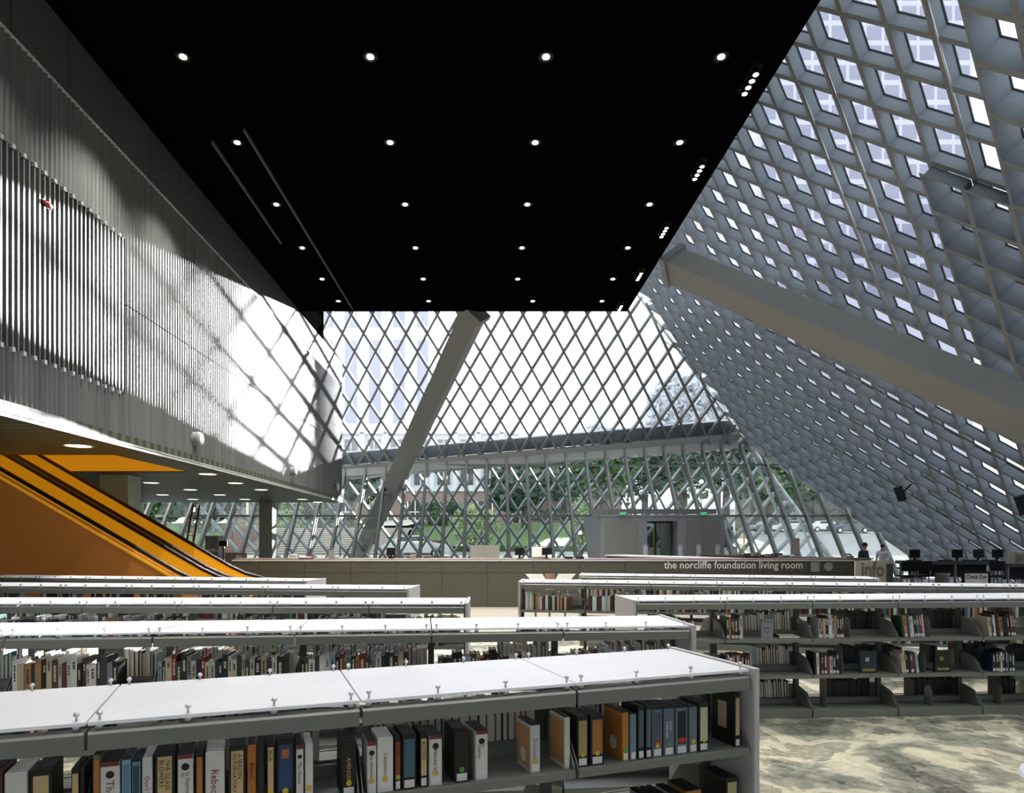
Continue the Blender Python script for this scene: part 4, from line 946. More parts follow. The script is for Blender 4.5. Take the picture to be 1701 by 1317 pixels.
o = book(r1, s_of(r1, 1266, .05), .06, 0, .12, .2, .03, '#83888c', 'grey book with a heart on its cover, facing out in the near right bookcase', 0, 0, False, None, False)
mb = MB(); text_into(mb, 'Who Sings', (.012, -.001, .165), (1, 0, 0), (0, 0, 1), size=.026, width=.095)
hp = [Vector((.06 + .034 * math.sin(t) ** 3, -.002, .09 + .03 / 13 * (13 * math.cos(t) - 5 * math.cos(2 * t) - 2 * math.cos(3 * t) - math.cos(4 * t)) * .9)) for t in (2 * math.pi * i / 24 for i in range(25))]
mb.tube(hp, .0018, 5); q = mobj('cover_print', mb, M['label'], o, False, False); q.color = lin('#2a2c2e')
o = book(r1, s_of(r1, 1297, .04), .07, 0, .2, .028, .16, '#3a2320', 'dark book lying flat on the upper shelf of the near right bookcase', 0, -.12, False, None, False)
q = mobj('second_volume', MB().box(0, .2, -.001, 0, .004, .024), M['paper'], o, False, False)
for k, (px, lvl, col, lab) in enumerate(((1432, 1, '#1d2c3c', 'dark blue book with a small emblem, facing out on the middle shelf'), (1556, 1, '#1a1a12', 'black and yellow book facing out on the middle shelf of the right bookcase'))):
    o = book(r1, s_of(r1, px, .05), .07, lvl, .17, .23, .035, col, lab, 0, 0, False, None, False); q = mobj('cover_print', MB().box(.05, .09, -.001, 0, .12, .16), M['label'], o, False, False); q.color = lin('#b5b09a' if k == 0 else '#8a8a3a'); q = mobj('cover_strip', MB().box(.02, .15, -.001, 0, .02, .045), M['label'], o, False, False); q.color = lin('#8a8a3a')
DARK = [('black', '#0d0d0f'), ('black', '#121214'), ('dark grey', '#1d1e20'), ('brown', '#1c1512'), ('navy', '#12161f')]
for lvl, a, b in ((0, 1400, 1470), (0, 1552, 1606), (1, 1400, 1500), (1, 1545, 1560), (1, 1590, 1660), (2, 1375, 1450), (2, 1520, 1600), (2, 1660, 1690), (1, 1690, 1720)):
    fill(r1, lvl, [(s_of(r1, a, .35), s_of(r1, b, .35))], '', False, (.19, .25), (.02, .04), DEP / 2 + .045, False, cols=DARK)
# far rows: small books as one mass
def mass(r, lvl, sa, sb, hr=(.19, .25)):
    s = sa
    while s < sb:
        if R.random() < .07: s += R.uniform(.05, .25); continue
        n = R.randint(4, 14); hh = R.uniform(*hr)
        for _ in range(n):
            w = R.uniform(.018, .04)
            if s + w > sb: break
            bookgeo(w - .001, hh * R.uniform(.9, 1.05), .15, STUFF_for(R.choice(PALETTE)[1]), STUFFP, place(r, s, .03, lvl, 0), False); s += w
for key in ('n3', 'n4', 'n5', 'r2', 'r3'):
    r = ROWS[key]
    for b in range(r.nb):
        mass(r, 0, b * BAY + .04, (b + 1) * BAY - R.uniform(.04, .3))
        if key in ('n3', 'r2'):
            fill(r, 0, [(b * BAY + R.uniform(.1, .5), (b + 1) * BAY - .04)], '', True, (.2, .26), (.02, .04), indiv=False)
for key, lv in (('r2', 1), ('n2', 1), ('r1', 2)):
    r = ROWS[key]
    for b in range(r.nb):
        if key == 'r2' or b < 3: mass(r, lv, b * BAY + .05, (b + 1) * BAY - .3) if key != 'r1' else None
# one object for all the small books
allm = MB(); idx = []
for col, mb in _stuff.items():
    idx += [col] * len(mb.f); allm.add(mb.v, mb.f)
npg = len(STUFFP.f); allm.add(STUFFP.v, STUFFP.f)
so = mobj('small_books', allm, M['paper']); mats = {}
for col in _stuff:
    mats[col] = len(so.data.materials); so.data.materials.append(pm('cloth_' + col[1:], col, .5))
for i, p in enumerate(so.data.polygons): p.material_index = mats[idx[i]] if i < len(idx) else 0
tag(so, 'mass of small shelved books in the more distant bookcases', 'books', None, 'stuff')
# book ends on the near right bookcase
for k, (px, lvl) in enumerate(((1412, 0), (1545, 0), (1400, 1), (1537, 1), (1372, 2), (1548, 2), (1664, 2))):
    s = s_of(r1, px, .05); m = place(r1, s, .05, lvl)
    o = mobj('bookend', MB().prism([(0, 0), (.11, 0), (.11, .16), (.08, .21), (.03, .21), (0, .16)], -.0015, .0015, m @ Matrix.Rotation(math.pi / 2, 4, 'Z') @ Matrix.Rotation(math.pi / 2, 4, 'X')).box(0, .06, 0, .11, 0, .003, m), M['shelf'])
    tag(o, ['grey steel bookend on the upper shelf, second bay of the right bookcase', 'grey steel bookend on the upper shelf, third bay of the right bookcase', 'grey steel bookend on the middle shelf, second bay of the right bookcase', 'grey steel bookend on the middle shelf, third bay of the right bookcase', 'grey steel bookend on the bottom shelf, second bay of the right bookcase', 'grey steel bookend on the bottom shelf, third bay of the right bookcase', 'grey steel bookend on the bottom shelf at the right picture edge'][k], 'bookend', 'bookends on the near right bookcase')
# display stands beyond the right bookcases
for k, (px, rz) in enumerate(((890, .5), (939, -.5))):
    p = at(px, 0, 14); t = thing('display_stand', ['white tilted display stand left of the small poster', 'white tilted display stand right of the small poster'][k], 'stand', (p.x, 14, 0))
    sg = 1 - 2 * k; mobj('board', MB().prism([(-.22 * sg, 1.08), (.14 * sg, 1.08), (.3 * sg, .8), (.02 * sg, .8)][::sg], -.01, .01, Matrix.Rotation(math.pi / 2, 4, 'X')), M['white'], t, False, False); mobj('post', MB().tube([(0, .03, .02), (0, .03, .9)], .02), M['shelfd'], t, False, False); mobj('foot', MB().lathe((0, 0, 0), [(.18, 0), (.18, .02), (.03, .03)]), M['shelfd'], t, False, False)
p = at(913, 0, 14.3); t = thing('poster_stand', 'small poster on a stand between two white display boards', 'sign', (p.x, 14.3, 0))
mobj('poster', MB().box(-.1, .1, -.01, .01, .72, 1.07), pm('poster_print', '#8a6a5c', .6, var=.5, scale=14), t, False, False); mobj('post', MB().tube([(0, .02, .02), (0, .02, .8)], .02), M['shelfd'], t, False, False); mobj('foot', MB().lathe((0, 0, 0), [(.18, 0), (.18, .02), (.03, .03)]), M['shelfd'], t, False, False)
t = thing('round_table', 'pale round table just showing at the bottom right corner of the picture', 'table', (2.8, 2.9, 0))
mobj('tabletop', MB().lathe((0, 0, .715), [(.36, 0), (.37, .012), (.36, .025)], 32), M['whitetop'], t, False, False); mobj('post', MB().tube([(0, 0, .02), (0, 0, .715)], .035, 12), M['chrome'], t, True, False); mobj('base', MB().lathe((0, 0, .001), [(.22, 0), (.22, .015), (.05, .03)], 20), M['chrome'], t, False, False)
# carpet
cp = mobj('carpet', MB().box(-8, 17, -4, 13.0, 0.0, .001), M['carpet']); st(cp, 'floral carpet in greens, cream and grey')

# ---------------------------------------------------------------- small furniture under the soffit
p = at(352, 0, 26.5); t = thing('display_cabinet', 'light grey display cabinet standing under the soffit behind the escalators', 'cabinet', (p.x, 26.5, 0))
mobj('body', MB().bevbox(-.28, .28, 0, .5, 0, 1.95, .02), M['kioskl'], t, False, False); mobj('door', MB().box(-.02, .26, -.02, 0, .9, 1.9), M['kiosk'], t, False, False); mobj('shelf', MB().box(-.26, .26, -.14, 0, 1.3, 1.34), M['trim'], t, False, False); mobj('label_panel', MB().box(-.2, .2, -.145, -.14, 1.34, 1.42), M['white'], t, False, False)
p = at(392, 0, 22); t = thing('low_partition', 'grey low partition behind the foot of the escalators', 'partition', (p.x, 22, 0))
mobj('panel', MB().box(-.36, .36, -.03, .03, .05, 1.36), M['kiosk'], t, False, False); mobj('foot', MB().box(-.34, -.28, -.2, .2, 0, .05).box(.28, .34, -.2, .2, 0, .05), M['shelfd'], t, False, False); mobj('notice', MB().box(.0, .2, -.035, -.03, 1.0, 1.28), M['white'], t, False, False)
p = at(371, 0, 24.5); t = monitor('monitor', 'black monitor on a stand between the partition and the square column', Vector((p.x, 24.5, 1.45)), 0, .3, .2)
mobj('floor_post', MB().tube([(0, .02, -1.45), (0, .02, 0)], .03), M['shelfd'], t, False, False)
lb = thing('step_ladder', 'red step ladder seen under the soffit beyond the escalators', 'ladder', at(310, 0, 27) * Vector((1, 1, 0)) if False else Vector((at(305, 0, 27).x, 27, 0)))
def P_(px, py, y): return at(px, py, y)
for a, b in (((321, 838), (300, 968)), ((331.5, 838), (312, 968))):
    mobj('rail', MB().bar(P_(a[0], a[1], 27.2), Vector((at(b[0], 0, 27.0).x, 26.9, .02)), .06, .05, (0, 1, 0)), M['red'], lb)
for k in range(9):
    f = k / 9 + .05; z = .02 + f * 3.2; xa_ = at(300 + 21 * f, 0, 27).x; xb_ = at(312 + 19.5 * f, 0, 27).x
    mobj('rung', MB().bar((xa_, 26.9 + .3 * f, z), (xb_, 26.9 + .3 * f, z), .04, .03), M['mull'], lb)

# ---------------------------------------------------------------- people by the far glazing
def skin_mesh(verts, edges, rad, sub=1):
    me = bpy.data.meshes.new('s'); me.from_pydata(verts, edges, []); o = bpy.data.objects.new('s', me); C.objects.link(o)
    m = o.modifiers.new('k', 'SKIN'); m.use_smooth_shade = True
    for i, r in enumerate(rad): me.skin_vertices[0].data[i].radius = (r, r) if not isinstance(r, tuple) else r
    me.skin_vertices[0].data[0].use_root = True
    s = o.modifiers.new('u', 'SUBSURF'); s.levels = sub; s.render_levels = sub
    dg = bpy.context.evaluated_depsgraph_get(); dg.update(); out = bpy.data.meshes.new_from_object(o.evaluated_get(dg))
    bpy.data.objects.remove(o); mb = MB(); mb.v = [v.co.copy() for v in out.vertices]; mb.f = [tuple(p.vertices) for p in out.polygons]; bpy.data.meshes.remove(out); return mb
def person(label, loc, rz, h, coat, bend, legs):
    t = thing('person', label, 'person', loc, rz); k = h / 1.75
    def v(*p): return (p[0] * k, p[1] * k, p[2] * k)
    by = -bend
    V = [v(0, 0, .95), v(0, .3 * by, 1.2), v(0, .7 * by, 1.42), v(0, .85 * by, 1.52), v(0, by, 1.62), v(0, by, 1.7),
         v(.1, 0, .9), v(.1, -.02, .5), v(.11, .02, .08), v(.11, -.14, .04), v(-.1, 0, .9), v(-.1, .02, .5), v(-.11, .04, .08), v(-.11, -.12, .04),
         v(.19, .7 * by, 1.4), v(.24, .7 * by, 1.12), v(.2, .7 * by - .2, .98), v(-.19, .7 * by, 1.4), v(-.24, .7 * by, 1.12), v(-.2, .7 * by - .2, .98)]
    E_ = [(0, 1), (1, 2), (2, 3), (3, 4), (4, 5), (0, 6), (6, 7), (7, 8), (8, 9), (0, 10), (10, 11), (11, 12), (12, 13), (2, 14), (14, 15), (15, 16), (2, 17), (17, 18), (18, 19)]
    rd = [.13, .13, .12, .055, .085, .08, .085, .06, .042, .04, .085, .06, .042, .04, .06, .042, .03, .06, .042, .03]
    body = mobj('body', skin_mesh(V, E_, [r * k for r in rd]), M['skin'], t, True, False)
    fv = []; fe = []; fr_ = []
    for sx in (.2, -.2):
        base = len(fv); fv.append(v(sx, .7 * by - .2, .98)); fr_.append(.03 * k)
        for f in range(4): fv.append(v(sx - .027 + f * .018, .7 * by - .29 - .01 * (f in (1, 2)), .95)); fe.append((base, len(fv) - 1)); fr_.append(.009 * k)
        fv.append(v(sx * .82, .7 * by - .25, .965)); fe.append((base, len(fv) - 1)); fr_.append(.01 * k)
    mobj('hand', skin_mesh(fv[:6], fe[:5], fr_[:6]), M['skin'], t, True, False); mobj('hand', skin_mesh(fv[6:], [(a - 6, b - 6) for a, b in fe[5:]], fr_[6:]), M['skin'], t, True, False)
    cv = V[:3] + V[14:16] + V[17:19] + [v(0, .8 * by, 1.47), v(.2, .7 * by - .13, 1.02), v(-.2, .7 * by - .13, 1.02), v(0, 0, .82)]
    mobj('coat', skin_mesh(cv, [(0, 1), (1, 2), (2, 3), (3, 4), (2, 5), (5, 6), (2, 7), (4, 8), (6, 9), (0, 10)], [r * k for r in (.17, .165, .15, .078, .058, .078, .058, .07, .05, .05, .17)]), coat, t, True, False)
    mobj('trousers', skin_mesh([v(0, 0, .9), v(.1, 0, .86), v(.1, -.02, .5), v(.11, .02, .1), v(-.1, 0, .86), v(-.1, .02, .5), v(-.11, .04, .1)], [(0, 1), (1, 2), (2, 3), (0, 4), (4, 5), (5, 6)], [r * k for r in (.13, .1, .075, .06, .1, .075, .06)]), legs, t, True, False)
    mobj('shoe', MB().ball(v(.11, -.07, .04), .06 * k, 10, 6, (.8, 2, .65)), M['blackpl'], t, True, False); mobj('shoe', MB().ball(v(-.11, -.05, .04), .06 * k, 10, 6, (.8, 2, .65)), M['blackpl'], t, True, False)
    mobj('hair', MB().ball(v(0, by + .02, 1.69), .1 * k, 12, 8, (.95, 1.08, .95)), M['hair'], t, True, False)
    f = MB().ball(v(0, by - .092, 1.635), .014 * k, 6, 4, (1, 1.2, 1.4)); mobj('nose', f, M['skin'], t, True, False)
    mobj('eye', MB().ball(v(.033, by - .078, 1.66), .011 * k, 6, 4), M['hair'], t, True, False); mobj('eye', MB().ball(v(-.033, by - .078, 1.66), .011 * k, 6, 4), M['hair'], t, True, False)
    mobj('mouth', MB().ball(v(0, by - .078, 1.592), .018 * k, 6, 4, (1.2, .5, .3)), M['red'], t, True, False)
    return t
person('person in a dark coat bending forward near the far glazing behind the info desk', (at(1430, 0, 25.5).x, 25.5, 0), .5, 1.66, M['darkcloth'], .18, M['darkcloth'])
person('person with dark hair and white shirt standing by the foot of the roof lattice', (at(1466, 0, 27.5).x, 27.5, 0), -.8, 1.58, M['whitecloth'], .02, M['jeans'])

# ---------------------------------------------------------------- outside
def tz(y): return -1.5 + .054 * (min(y, 78) - 36) + max(0, y - 78) * .02
ys = [31.2, 36, 44, 52, 60, 68, 78, 100, 140]
mb = MB(); n = len(ys)
for y in ys: mb.v += [W(-70, y, min(tz(y), tz(36) if y < 36 else 9)), W(110, y, tz(max(y, 36)))]
mb.f = [(2 * i, 2 * i + 1, 2 * i + 3, 2 * i + 2) for i in range(n - 1)]
g = mobj('ground', mb, M['road']); st(g, 'sloping street and paving outside')
sw = mobj('trim_3', MB().add([W(-30, 34.5, tz(36) + .03), W(30, 34.5, tz(36) + .03), W(30, 43, tz(43) + .05), W(-30, 43, tz(43) + .05)], [(0, 1, 2, 3)]), M['pave']); st(sw, 'pale pavement outside the glazing')
lw = mobj('lawn', MB().add([W(-30, 47, -.5), W(9.5, 47, -.5), W(12, 62, 1.5), W(-34, 62, 1.5), W(-30, 47, -1.1), W(9.5, 47, -1.1), W(12, 62, -.4), W(-34, 62, -.4)], [(0, 1, 2, 3), (0, 4, 5, 1), (1, 5, 6, 2)]), M['grass']); st(lw, 'sloping green lawn across the street')
tt = thing('outdoor_stairs', 'broad brick-edged outdoor stairs climbing towards the pale building', 'stairs', W(-10.5, 44, tz(44)))
mb = MB(); mb2 = MB()
for k in range(13): mb.box(-16.5, -5.8, 43.5 + k * .55, 52, tz(43.5) + CAMZ - .3, tz(43.5) + CAMZ + (k + 1) * .15); mb2.box(-16.5, -5.8, 43.49 + k * .55, 43.54 + k * .55, tz(43.5) + CAMZ + (k + 1) * .15 - .04, tz(43.5) + CAMZ + (k + 1) * .15 + .004)
mobj('tread', mb, M['pave'], tt); mobj('nosing', mb2, M['brick'], tt)
mobj('landing', MB().add([W(-10, 50.5, 1.02), W(-6, 50.5, 1.02), W(-5.5, 66, 1.9), W(-9, 66, 1.9)], [(0, 1, 2, 3)]), M['pave'], tt)
mobj('side_wall', MB().box(-17.2, -16.5, 43.2, 54, -1.3 + CAMZ, .9 + CAMZ).box(-5.8, -3.2, 43.6, 47, -1.3 + CAMZ, -.1 + CAMZ), M['brick'], tt)
# pale building with brick base
bd = thing('building', 'pale stone building with a red-brick base and tall window strips behind the lawn', 'building', W(-4, 78, 1))
mobj('brick_base', MB().box(-30, 16, 78, 95, .5 + CAMZ, 5.8 + CAMZ), M['brick'], bd); mobj('upper_wall', MB().box(-30, 4, 78.6, 95, 5.8 + CAMZ, 13 + CAMZ), M['bstone'], bd)
mobj('tower_block', MB().box(-34, -7.2, 80, 96, 13 + CAMZ, 46 + CAMZ), M['bstone'], bd); mobj('cornice', MB().box(-30.3, 4.3, 78.2, 79, 12.4 + CAMZ, 13.1 + CAMZ).box(-30.2, 16.2, 77.8, 78.5, 5.6 + CAMZ, 6 + CAMZ), M['bstone'], bd)
for k in range(9):
    x = -21.5 + k * 2.75; f = mobj('window', MB().box(x - .75, x + .75, 78.5, 78.62, 6.4 + CAMZ, 11.8 + CAMZ), M['bwin2'], bd); mobj('window_frame', MB().box(x - .06, x + .06, 78.44, 78.52, 6.4 + CAMZ, 11.8 + CAMZ).box(x - .75, x + .75, 78.44, 78.52, 8.6 + CAMZ, 8.75 + CAMZ), M['bstone'], f)
    mobj('pilaster', MB().bevbox(x + 1.05, x + 1.7, 78.2, 78.7, 5.8 + CAMZ, 12.6 + CAMZ, .1), M['bstone'], bd)
for k in range(6):
    x = -16.5 + k * 4.1; f = mobj('window', MB().box(x - .95, x + .95, 77.9, 78.05, 1.9 + CAMZ, 4.4 + CAMZ), M['bwin2'], bd); mobj('window_frame', MB().box(x - .95, x - .8, 77.82, 77.9, 1.9 + CAMZ, 4.4 + CAMZ).box(x + .8, x + .95, 77.82, 77.9, 1.9 + CAMZ, 4.4 + CAMZ).box(x - .06, x + .06, 77.82, 77.9, 1.9 + CAMZ, 4.4 + CAMZ).box(x - .9, x + .9, 77.82, 77.9, 3.1 + CAMZ, 3.22 + CAMZ), M['white'], f)
for k in range(5):
    x = -19.2 + k * 2.9; mobj('window_strip', MB().box(x - .7, x + .7, 79.9, 80.02, 14 + CAMZ, 24 + CAMZ), M['bwin'], bd); mobj('window_strip', MB().box(x - .7, x + .7, 79.9, 80.02, 25.6 + CAMZ, 29 + CAMZ), M['bwin'], bd)
# office tower to the right
tw = thing('tower', 'pale office tower with a grid of square windows seen through the roof lattice', 'building', W(65, 112, 2))
mobj('shaft', MB().box(46, 82.3, 112, 140, 1 + CAMZ, 110 + CAMZ), M['tower'], tw)
mobj('spandrel', MB().box(46, 82.3, 111.7, 112, 30 + CAMZ, 31 + CAMZ), M['tower'], tw)
wm = bpy.data.meshes.new('window'); wmb = MB().box(-1.2, 1.2, -.06, .06, -1.2, 1.2); wm.from_pydata([tuple(v) for v in wmb.v], [], wmb.f); wm.materials.append(M['twin'])
rest = MB()
for i in range(12):
    for k in range(18):
        x = 47.8 + i * 2.98; z = 42 + k * 3.35
        if i % 12 < 11 and 4 <= k < 13:
            o = bpy.data.objects.new('window', wm); C.objects.link(o); o.parent = tw; o.location = Vector((x, 112, z + CAMZ)) - tw.location
        else: rest.box(x - 1.2, x + 1.2, 111.94, 112.06, z - 1.2 + CAMZ, z + 1.2 + CAMZ)
o = mobj('small_windows', rest, M['twin'], tw); o['kind'] = 'stuff'
# dark low building beyond the parked cars
db = thing('building', 'dark low building beyond the parked cars', 'building', W(47, 95, 1))
mobj('wall', MB().box(38, 70, 95, 101, .2 + CAMZ, 9 + CAMZ), pm('dark_render', '#4c5148', .85), db); mobj('roof', MB().box(37.5, 70.5, 94.6, 101.4, 9 + CAMZ, 9.5 + CAMZ), M['shelfd'], db)
for k in range(3): mobj('door', MB().box(42 + k * 5, 45.5 + k * 5, 94.85, 95, 1.2 + CAMZ, 6 + CAMZ), M['shelfd'], db)
pb_ = thing('building', 'small pale sunlit wall block between the trees above the vestibule', 'building', W(24, 80, .6))
mobj('wall', MB().box(20, 30, 80, 84, .4 + CAMZ, 3.4 + CAMZ), M['white'], pb_); mobj('coping', MB().box(19.8, 30.2, 79.8, 84.2, 3.4 + CAMZ, 3.6 + CAMZ), M['bstone'], pb_)
# trees
def leaves(mb, c, r, n, s):
    for _ in range(n):
        while True:
            p = Vector((R.uniform(-1, 1), R.uniform(-1, 1), R.uniform(-1, 1)))
            if .45 < p.length < 1: break
        p = Vector(c) + Vector((p.x * r[0], p.y * r[1], p.z * r[2])); a = Vector((R.gauss(0, 1), R.gauss(0, 1), R.gauss(0, 1))).normalized() * s * R.uniform(.6, 1.3); b = a.cross(Vector((R.gauss(0, 1), R.gauss(0, 1), R.gauss(0, 1)))).normalized() * a.length * .6
        mb.add([p - a, p + b, p + a, p - b], [(0, 1, 2, 3)])
def tree(label, px, py, y, rx, rz_, mat, n=1500, s=.28, lobes=6, group='trees and shrubs outside'):
    c = at(px, py, y); gz = CAMZ + tz(y); t = thing('tree', label, 'tree', (c.x, y, gz), 0, group)
    mb = MB(); leaves(mb, c, (rx * .7, rx * .35, rz_ * .7), n // 2, s)
    for k in range(lobes):
        a = R.uniform(0, 6.28); q = c + Vector((math.cos(a) * rx * .55, math.sin(a) * rx * .2, R.uniform(-.5, .55) * rz_)); leaves(mb, q, (rx * .48, rx * .26, rz_ * .4), n // lobes // 2 + 1, s)
    mobj('crown', mb, mat, t)
    mb = MB().tube([(c.x, y, gz - .2), (c.x + .1, y, (gz + c.z) / 2), (c.x, y, c.z)], [rx * .07 + .06, rx * .055 + .05, .06], 8)
    for k in range(3): a = k * 2.1; mb.tube([(c.x, y, c.z - rz_ * .5), (c.x + math.cos(a) * rx * .5, y + math.sin(a) * rx * .4, c.z + rz_ * .2)], [.1, .03], 6)
    mobj('trunk', mb, M['bark'], t)
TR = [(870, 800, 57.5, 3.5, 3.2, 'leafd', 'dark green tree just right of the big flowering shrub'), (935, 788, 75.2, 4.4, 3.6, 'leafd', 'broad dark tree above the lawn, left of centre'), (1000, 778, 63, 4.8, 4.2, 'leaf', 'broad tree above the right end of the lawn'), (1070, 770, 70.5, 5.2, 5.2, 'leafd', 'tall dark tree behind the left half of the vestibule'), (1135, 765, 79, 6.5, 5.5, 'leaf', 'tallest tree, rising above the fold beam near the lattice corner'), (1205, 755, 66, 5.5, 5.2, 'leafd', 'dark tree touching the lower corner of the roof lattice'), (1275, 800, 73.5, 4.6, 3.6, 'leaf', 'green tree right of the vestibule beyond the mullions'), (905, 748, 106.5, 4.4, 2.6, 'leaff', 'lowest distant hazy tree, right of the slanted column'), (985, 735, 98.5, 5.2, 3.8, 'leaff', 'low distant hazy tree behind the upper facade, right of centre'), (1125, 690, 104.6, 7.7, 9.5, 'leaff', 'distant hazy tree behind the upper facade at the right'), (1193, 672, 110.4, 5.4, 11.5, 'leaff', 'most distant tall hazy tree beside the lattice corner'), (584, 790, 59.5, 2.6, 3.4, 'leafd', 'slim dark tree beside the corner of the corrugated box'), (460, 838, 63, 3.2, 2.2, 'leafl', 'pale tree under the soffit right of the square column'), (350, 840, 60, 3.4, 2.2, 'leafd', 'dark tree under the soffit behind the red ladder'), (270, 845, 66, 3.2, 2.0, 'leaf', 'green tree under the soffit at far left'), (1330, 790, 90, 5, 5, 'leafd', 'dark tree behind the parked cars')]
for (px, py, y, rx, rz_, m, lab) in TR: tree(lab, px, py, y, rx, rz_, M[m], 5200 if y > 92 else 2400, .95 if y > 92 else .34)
def shrub(label, px, py, y, rx, rz_, m, n=1100, s=.13, name='shrub', ry=None):
    c = at(px, py, y); t = thing(name, label, name, (c.x, y, CAMZ + tz(y)), 0, 'trees and shrubs outside')
    mb = MB(); leaves(mb, c, (rx, ry or rx, rz_), n, s); mobj('foliage', mb, M[m], t)
    mb = MB()
    for k in range(4): a = k * 1.57; mb.tube([(c.x, y, CAMZ + tz(y) - .1), (c.x + math.cos(a) * rx * .4, y + math.sin(a) * rx * .3, c.z)], [.05, .02], 6)
    mobj('stem', mb, M['bark'], t)
shrub('big pale-green flowering shrub at the left end of the lawn', 788, 872, 45.5, 1.75, 1.45, 'leafl', 1800)
shrub('young light-green shrub left of the vestibule', 967, 868, 44, .9, 1.9, 'leafl', 1000)
shrub('dense green shrub beside the outdoor stairs', 548, 868, 54.5, 1.7, 1.3, 'leafd', 1200)
shrub('leafy light shrub right of the square column', 478, 876, 57.5, 1.8, 1.6, 'leafl', 1300)
shrub('rounded shrub under the soffit left of the square column', 410, 890, 55, 1.6, 1.1, 'leafl', 900)
shrub('dark rounded shrub under the soffit by the red ladder', 335, 885, 56, 1.8, 1.3, 'leafd', 900)
for k, (px, py, y, rx, rz_) in enumerate(((530, 854, 68, 2.2, 1.2), (728, 862, 60, 1.15, .8), (735, 845, 66, 2.6, .7), (930, 855, 70, 6, .7))):
    shrub(['clipped green hedge beside the corner of the corrugated box', 'lower clipped hedge tier left of the flowering shrub', 'upper clipped hedge tier left of the flowering shrub', 'long low dark hedge along the top of the lawn'][k], px, py, y, rx, rz_, 'leafd' if k != 1 else 'leaf', 1400, .13, 'hedge', .8)
# street lamps, poles
for k, (px, py, y, r, lab) in enumerate(((565, 857, 42, .24, 'globe street lamp nearest the glazing, beside the corrugated box corner'), (522, 868, 60, .22, 'globe street lamp beside the dense green shrub'), (774, 847, 62, .2, 'globe street lamp above the flowering shrub'), (873, 842, 62, .22, 'globe street lamp at the left part of the lawn'), (963, 836, 62, .22, 'globe street lamp behind the young shrub'), (698, 901, 48, .2, 'low globe lamp by the outdoor stairs'), (963.5, 885, 41, .13, 'thin globe lamp in front of the young shrub'), (1165, 800, 62, .2, 'globe street lamp above the right half of the vestibule'), (320, 846, 50, .22, 'globe street lamp under the soffit by the ladder'))):
    p = at(px, py, y); gz = CAMZ + tz(y); t = thing('street_lamp', lab, 'lamp', (p.x, y, gz), 0, 'globe street lamps outside')
    mobj('globe', MB().ball(p, r, 12, 8), M['globe'], t, True); mobj('post', MB().tube([(p.x, y, gz), (p.x, y, p.z - r)], .05, 8), M['shelfd'], t, True); mobj('collar', MB().lathe((p.x, y, p.z - r - .03), [(.1, 0), (.12, .06), (.05, .08)], 10), M['shelfd'], t)
for px, y, lab in ((613, 64.5, 'tall white flagpole behind the slanted column foot'), (411, 52, 'white pole seen under the soffit left of the square column')):
    x = at(px, 0, y).x; t = thing('flagpole', lab, 'pole', (x, y, CAMZ + tz(y))); mobj('pole', MB().tube([(x, y, CAMZ + tz(y)), (x, y, CAMZ + 9)], .1, 8), M['white'], t, True); mobj('base', MB().lathe((x, y, CAMZ + tz(y)), [(.3, 0), (.3, .2), (.12, .3)], 10), M['pave'], t)
# cars
def car(label, px, y, rz, mat):
    x = at(px, 0, y).x; t = thing('car', label, 'car', (x, y, CAMZ + tz(y)), rz, 'cars on the street')
    prof = [(-2.2, .35), (-2.25, .7), (-2.1, .85), (-1.5, .92), (-.95, 1.38), (.45, 1.42), (1.2, .95), (2.0, .82), (2.2, .62), (2.2, .35)]; n = len(prof)
    vs = [Vector((a, s * (.82 if b < 1 else .66), b)) for s in (-1, 1) for a, b in prof]
    mobj('body', MB().add(vs, [tuple(range(n)), tuple(range(2 * n - 1, n - 1, -1))] + [(i, n + i, n + (i + 1) % n, (i + 1) % n) for i in range(n)]), mat, t, False, False)
    for s in (-1, 1): mobj('side_window', MB().add([(-1.2, s * .80, .97), (-.85, s * .70, 1.33), (.4, s * .70, 1.36), (.95, s * .80, .98)], [(0, 1, 2, 3)]), M['darkgl'], t, False, False)
    mobj('windscreen', MB().add([(1.17, -.6, .99), (1.17, .6, .99), (.52, .55, 1.40), (.52, -.55, 1.40)], [(0, 1, 2, 3)]), M['darkgl'], t, False, False)
    for a in (-1.35, 1.35):
        for s in (-1, 1):
            w = mobj('wheel', MB().lathe((a, s * .78, .32), [(.32, -.1), (.32, .1)], 16, Matrix.Rotation(math.pi / 2, 3, 'X')), M['tyre'], t, False, False)
            mobj('hubcap', MB().lathe((a, s * .78, .32), [(.2, -.11), (.2, .11)], 12, Matrix.Rotation(math.pi / 2, 3, 'X')), M['trim'], w, False, False)
car('grey saloon car parked on the street below the roof lattice', 1411, 76, -.12, M['carg']); car('white car parked just behind the grey saloon', 1372, 84, -.1, M['carw']); car('white car farther left on the street beyond the mullions', 1318, 80, -.2, M['carw']); car('dark car at the far left of the street beyond the vestibule', 1278, 86, .1, M['carg']); car('silver car in front of the outdoor stairs', 690, 41.5, 0, M['carw'])
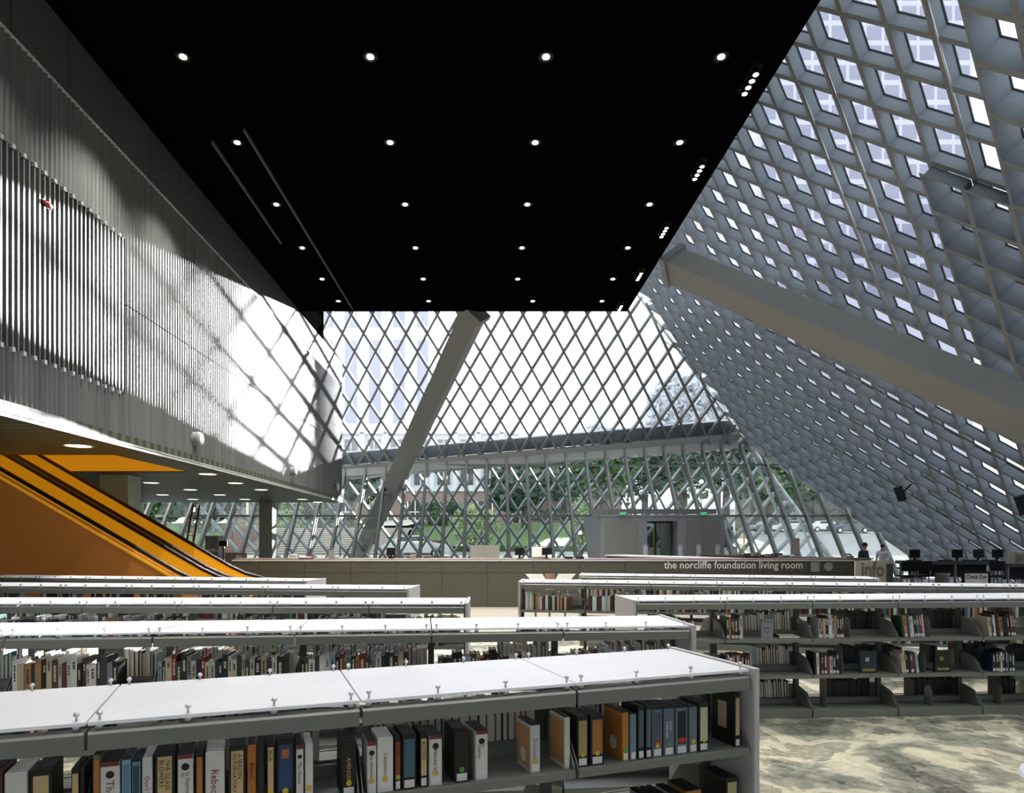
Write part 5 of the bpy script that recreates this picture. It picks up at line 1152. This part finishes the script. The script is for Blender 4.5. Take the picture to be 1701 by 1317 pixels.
# bus behind the vestibule
bx = at(1075, 0, 38).x; t = thing('bus', 'bus with yellow-framed doors standing behind the vestibule', 'bus', (bx + 3, 38, CAMZ + tz(38)))
z0_ = CAMZ + tz(38); mobj('body', MB().bevbox(bx - 1.5, bx + 5, 38, 40.4, z0_ + .35, z0_ + .9, .1).bevbox(bx - 1.5, bx + 5, 38, 40.4, z0_ + 2.1, z0_ + 2.75, .1), M['busw'], t)
mobj('window_band', MB().box(bx - 1.45, bx + 4.95, 38.06, 40.3, z0_ + .9, z0_ + 2.1), M['bluegl'], t)
for dx in (.35, .95, 5.1):
    mobj('door_frame', MB().box(bx + dx, bx + dx + .07, 37.94, 38.02, z0_ + .3, z0_ + 2.0).box(bx + dx + .42, bx + dx + .49, 37.94, 38.02, z0_ + .3, z0_ + 2.0).box(bx + dx, bx + dx + .49, 37.94, 38.02, z0_ + 1.93, z0_ + 2.0), M['busy'], t)
for dx in (-.5, 3.8): mobj('wheel', MB().lathe((bx + dx, 38.2, z0_ + .45), [(.45, -.15), (.45, .15)], 16, Matrix.Rotation(math.pi / 2, 3, 'X')), M['tyre'], t)

# ---------------------------------------------------------------- light, world, camera
for o in [x for x in bpy.data.objects if x.name.split('.')[0] == 'downlight']:
    l = bpy.data.lights.new('downlight_or_fill_lamp', 'SPOT'); l.energy = 190 if 'fill_lamp_at' in o else 760; l.spot_size = math.radians(95); l.spot_blend = .6; l.color = (1, .96, .91); l.shadow_soft_size = .07
    lo = bpy.data.objects.new('lamp', l); C.objects.link(lo)
    if 'fill_lamp_at' in o: lo.location = o['fill_lamp_at']; del o['fill_lamp_at']
    else: lo.parent = o; lo.location = (0, 0, -.07)
wd = bpy.data.worlds.new('World'); bpy.context.scene.world = wd; wd.use_nodes = True; nt = wd.node_tree
bg = nt.nodes['Background']; tc = nt.nodes.new('ShaderNodeTexCoord'); sep = nt.nodes.new('ShaderNodeSeparateXYZ'); nt.links.new(tc.outputs['Generated'], sep.inputs[0])
nz = nt.nodes.new('ShaderNodeTexNoise'); nz.inputs['Scale'].default_value = 2.5; nz.inputs['Detail'].default_value = 5; nt.links.new(tc.outputs['Generated'], nz.inputs['Vector'])
r = ramp(nt, [(.35, '#e2e8f0'), (.65, '#fdfdff')]); nt.links.new(nz.outputs['Fac'], r.inputs[0]); nt.links.new(r.outputs[0], bg.inputs['Color']); bg.inputs['Strength'].default_value = 1.8
sd = bpy.data.lights.new('Sun', 'SUN'); sd.energy = 50; sd.angle = math.radians(.7); sd.color = (1, .97, .92); so_ = bpy.data.objects.new('Sun', sd); C.objects.link(so_)
so_.rotation_euler = Vector((.27, 1, .22)).to_track_quat('Z', 'Y').to_euler()
cam = bpy.data.cameras.new('Camera'); co = bpy.data.objects.new('Camera', cam); C.objects.link(co)
cam.sensor_width = 36; cam.sensor_fit = 'HORIZONTAL'; cam.lens = F / 1701 * 36; cam.shift_x = (850.5 - VX) / 1701; cam.shift_y = (VY - 658.5) / 1701; cam.clip_end = 500; cam.clip_start = .05
co.location = (0, 0, CAMZ); co.rotation_euler = (math.pi / 2, 0, 0)
sc = bpy.context.scene; sc.camera = co
sc.view_settings.view_transform = 'Standard'; sc.view_settings.look = 'None'; sc.view_settings.exposure = .8; sc.view_settings.gamma = 1; sc.view_settings.use_curve_mapping = False
sc.cycles.max_bounces = 8; sc.cycles.transparent_max_bounces = 12; sc.cycles.diffuse_bounces = 4; sc.cycles.sample_clamp_indirect = 8
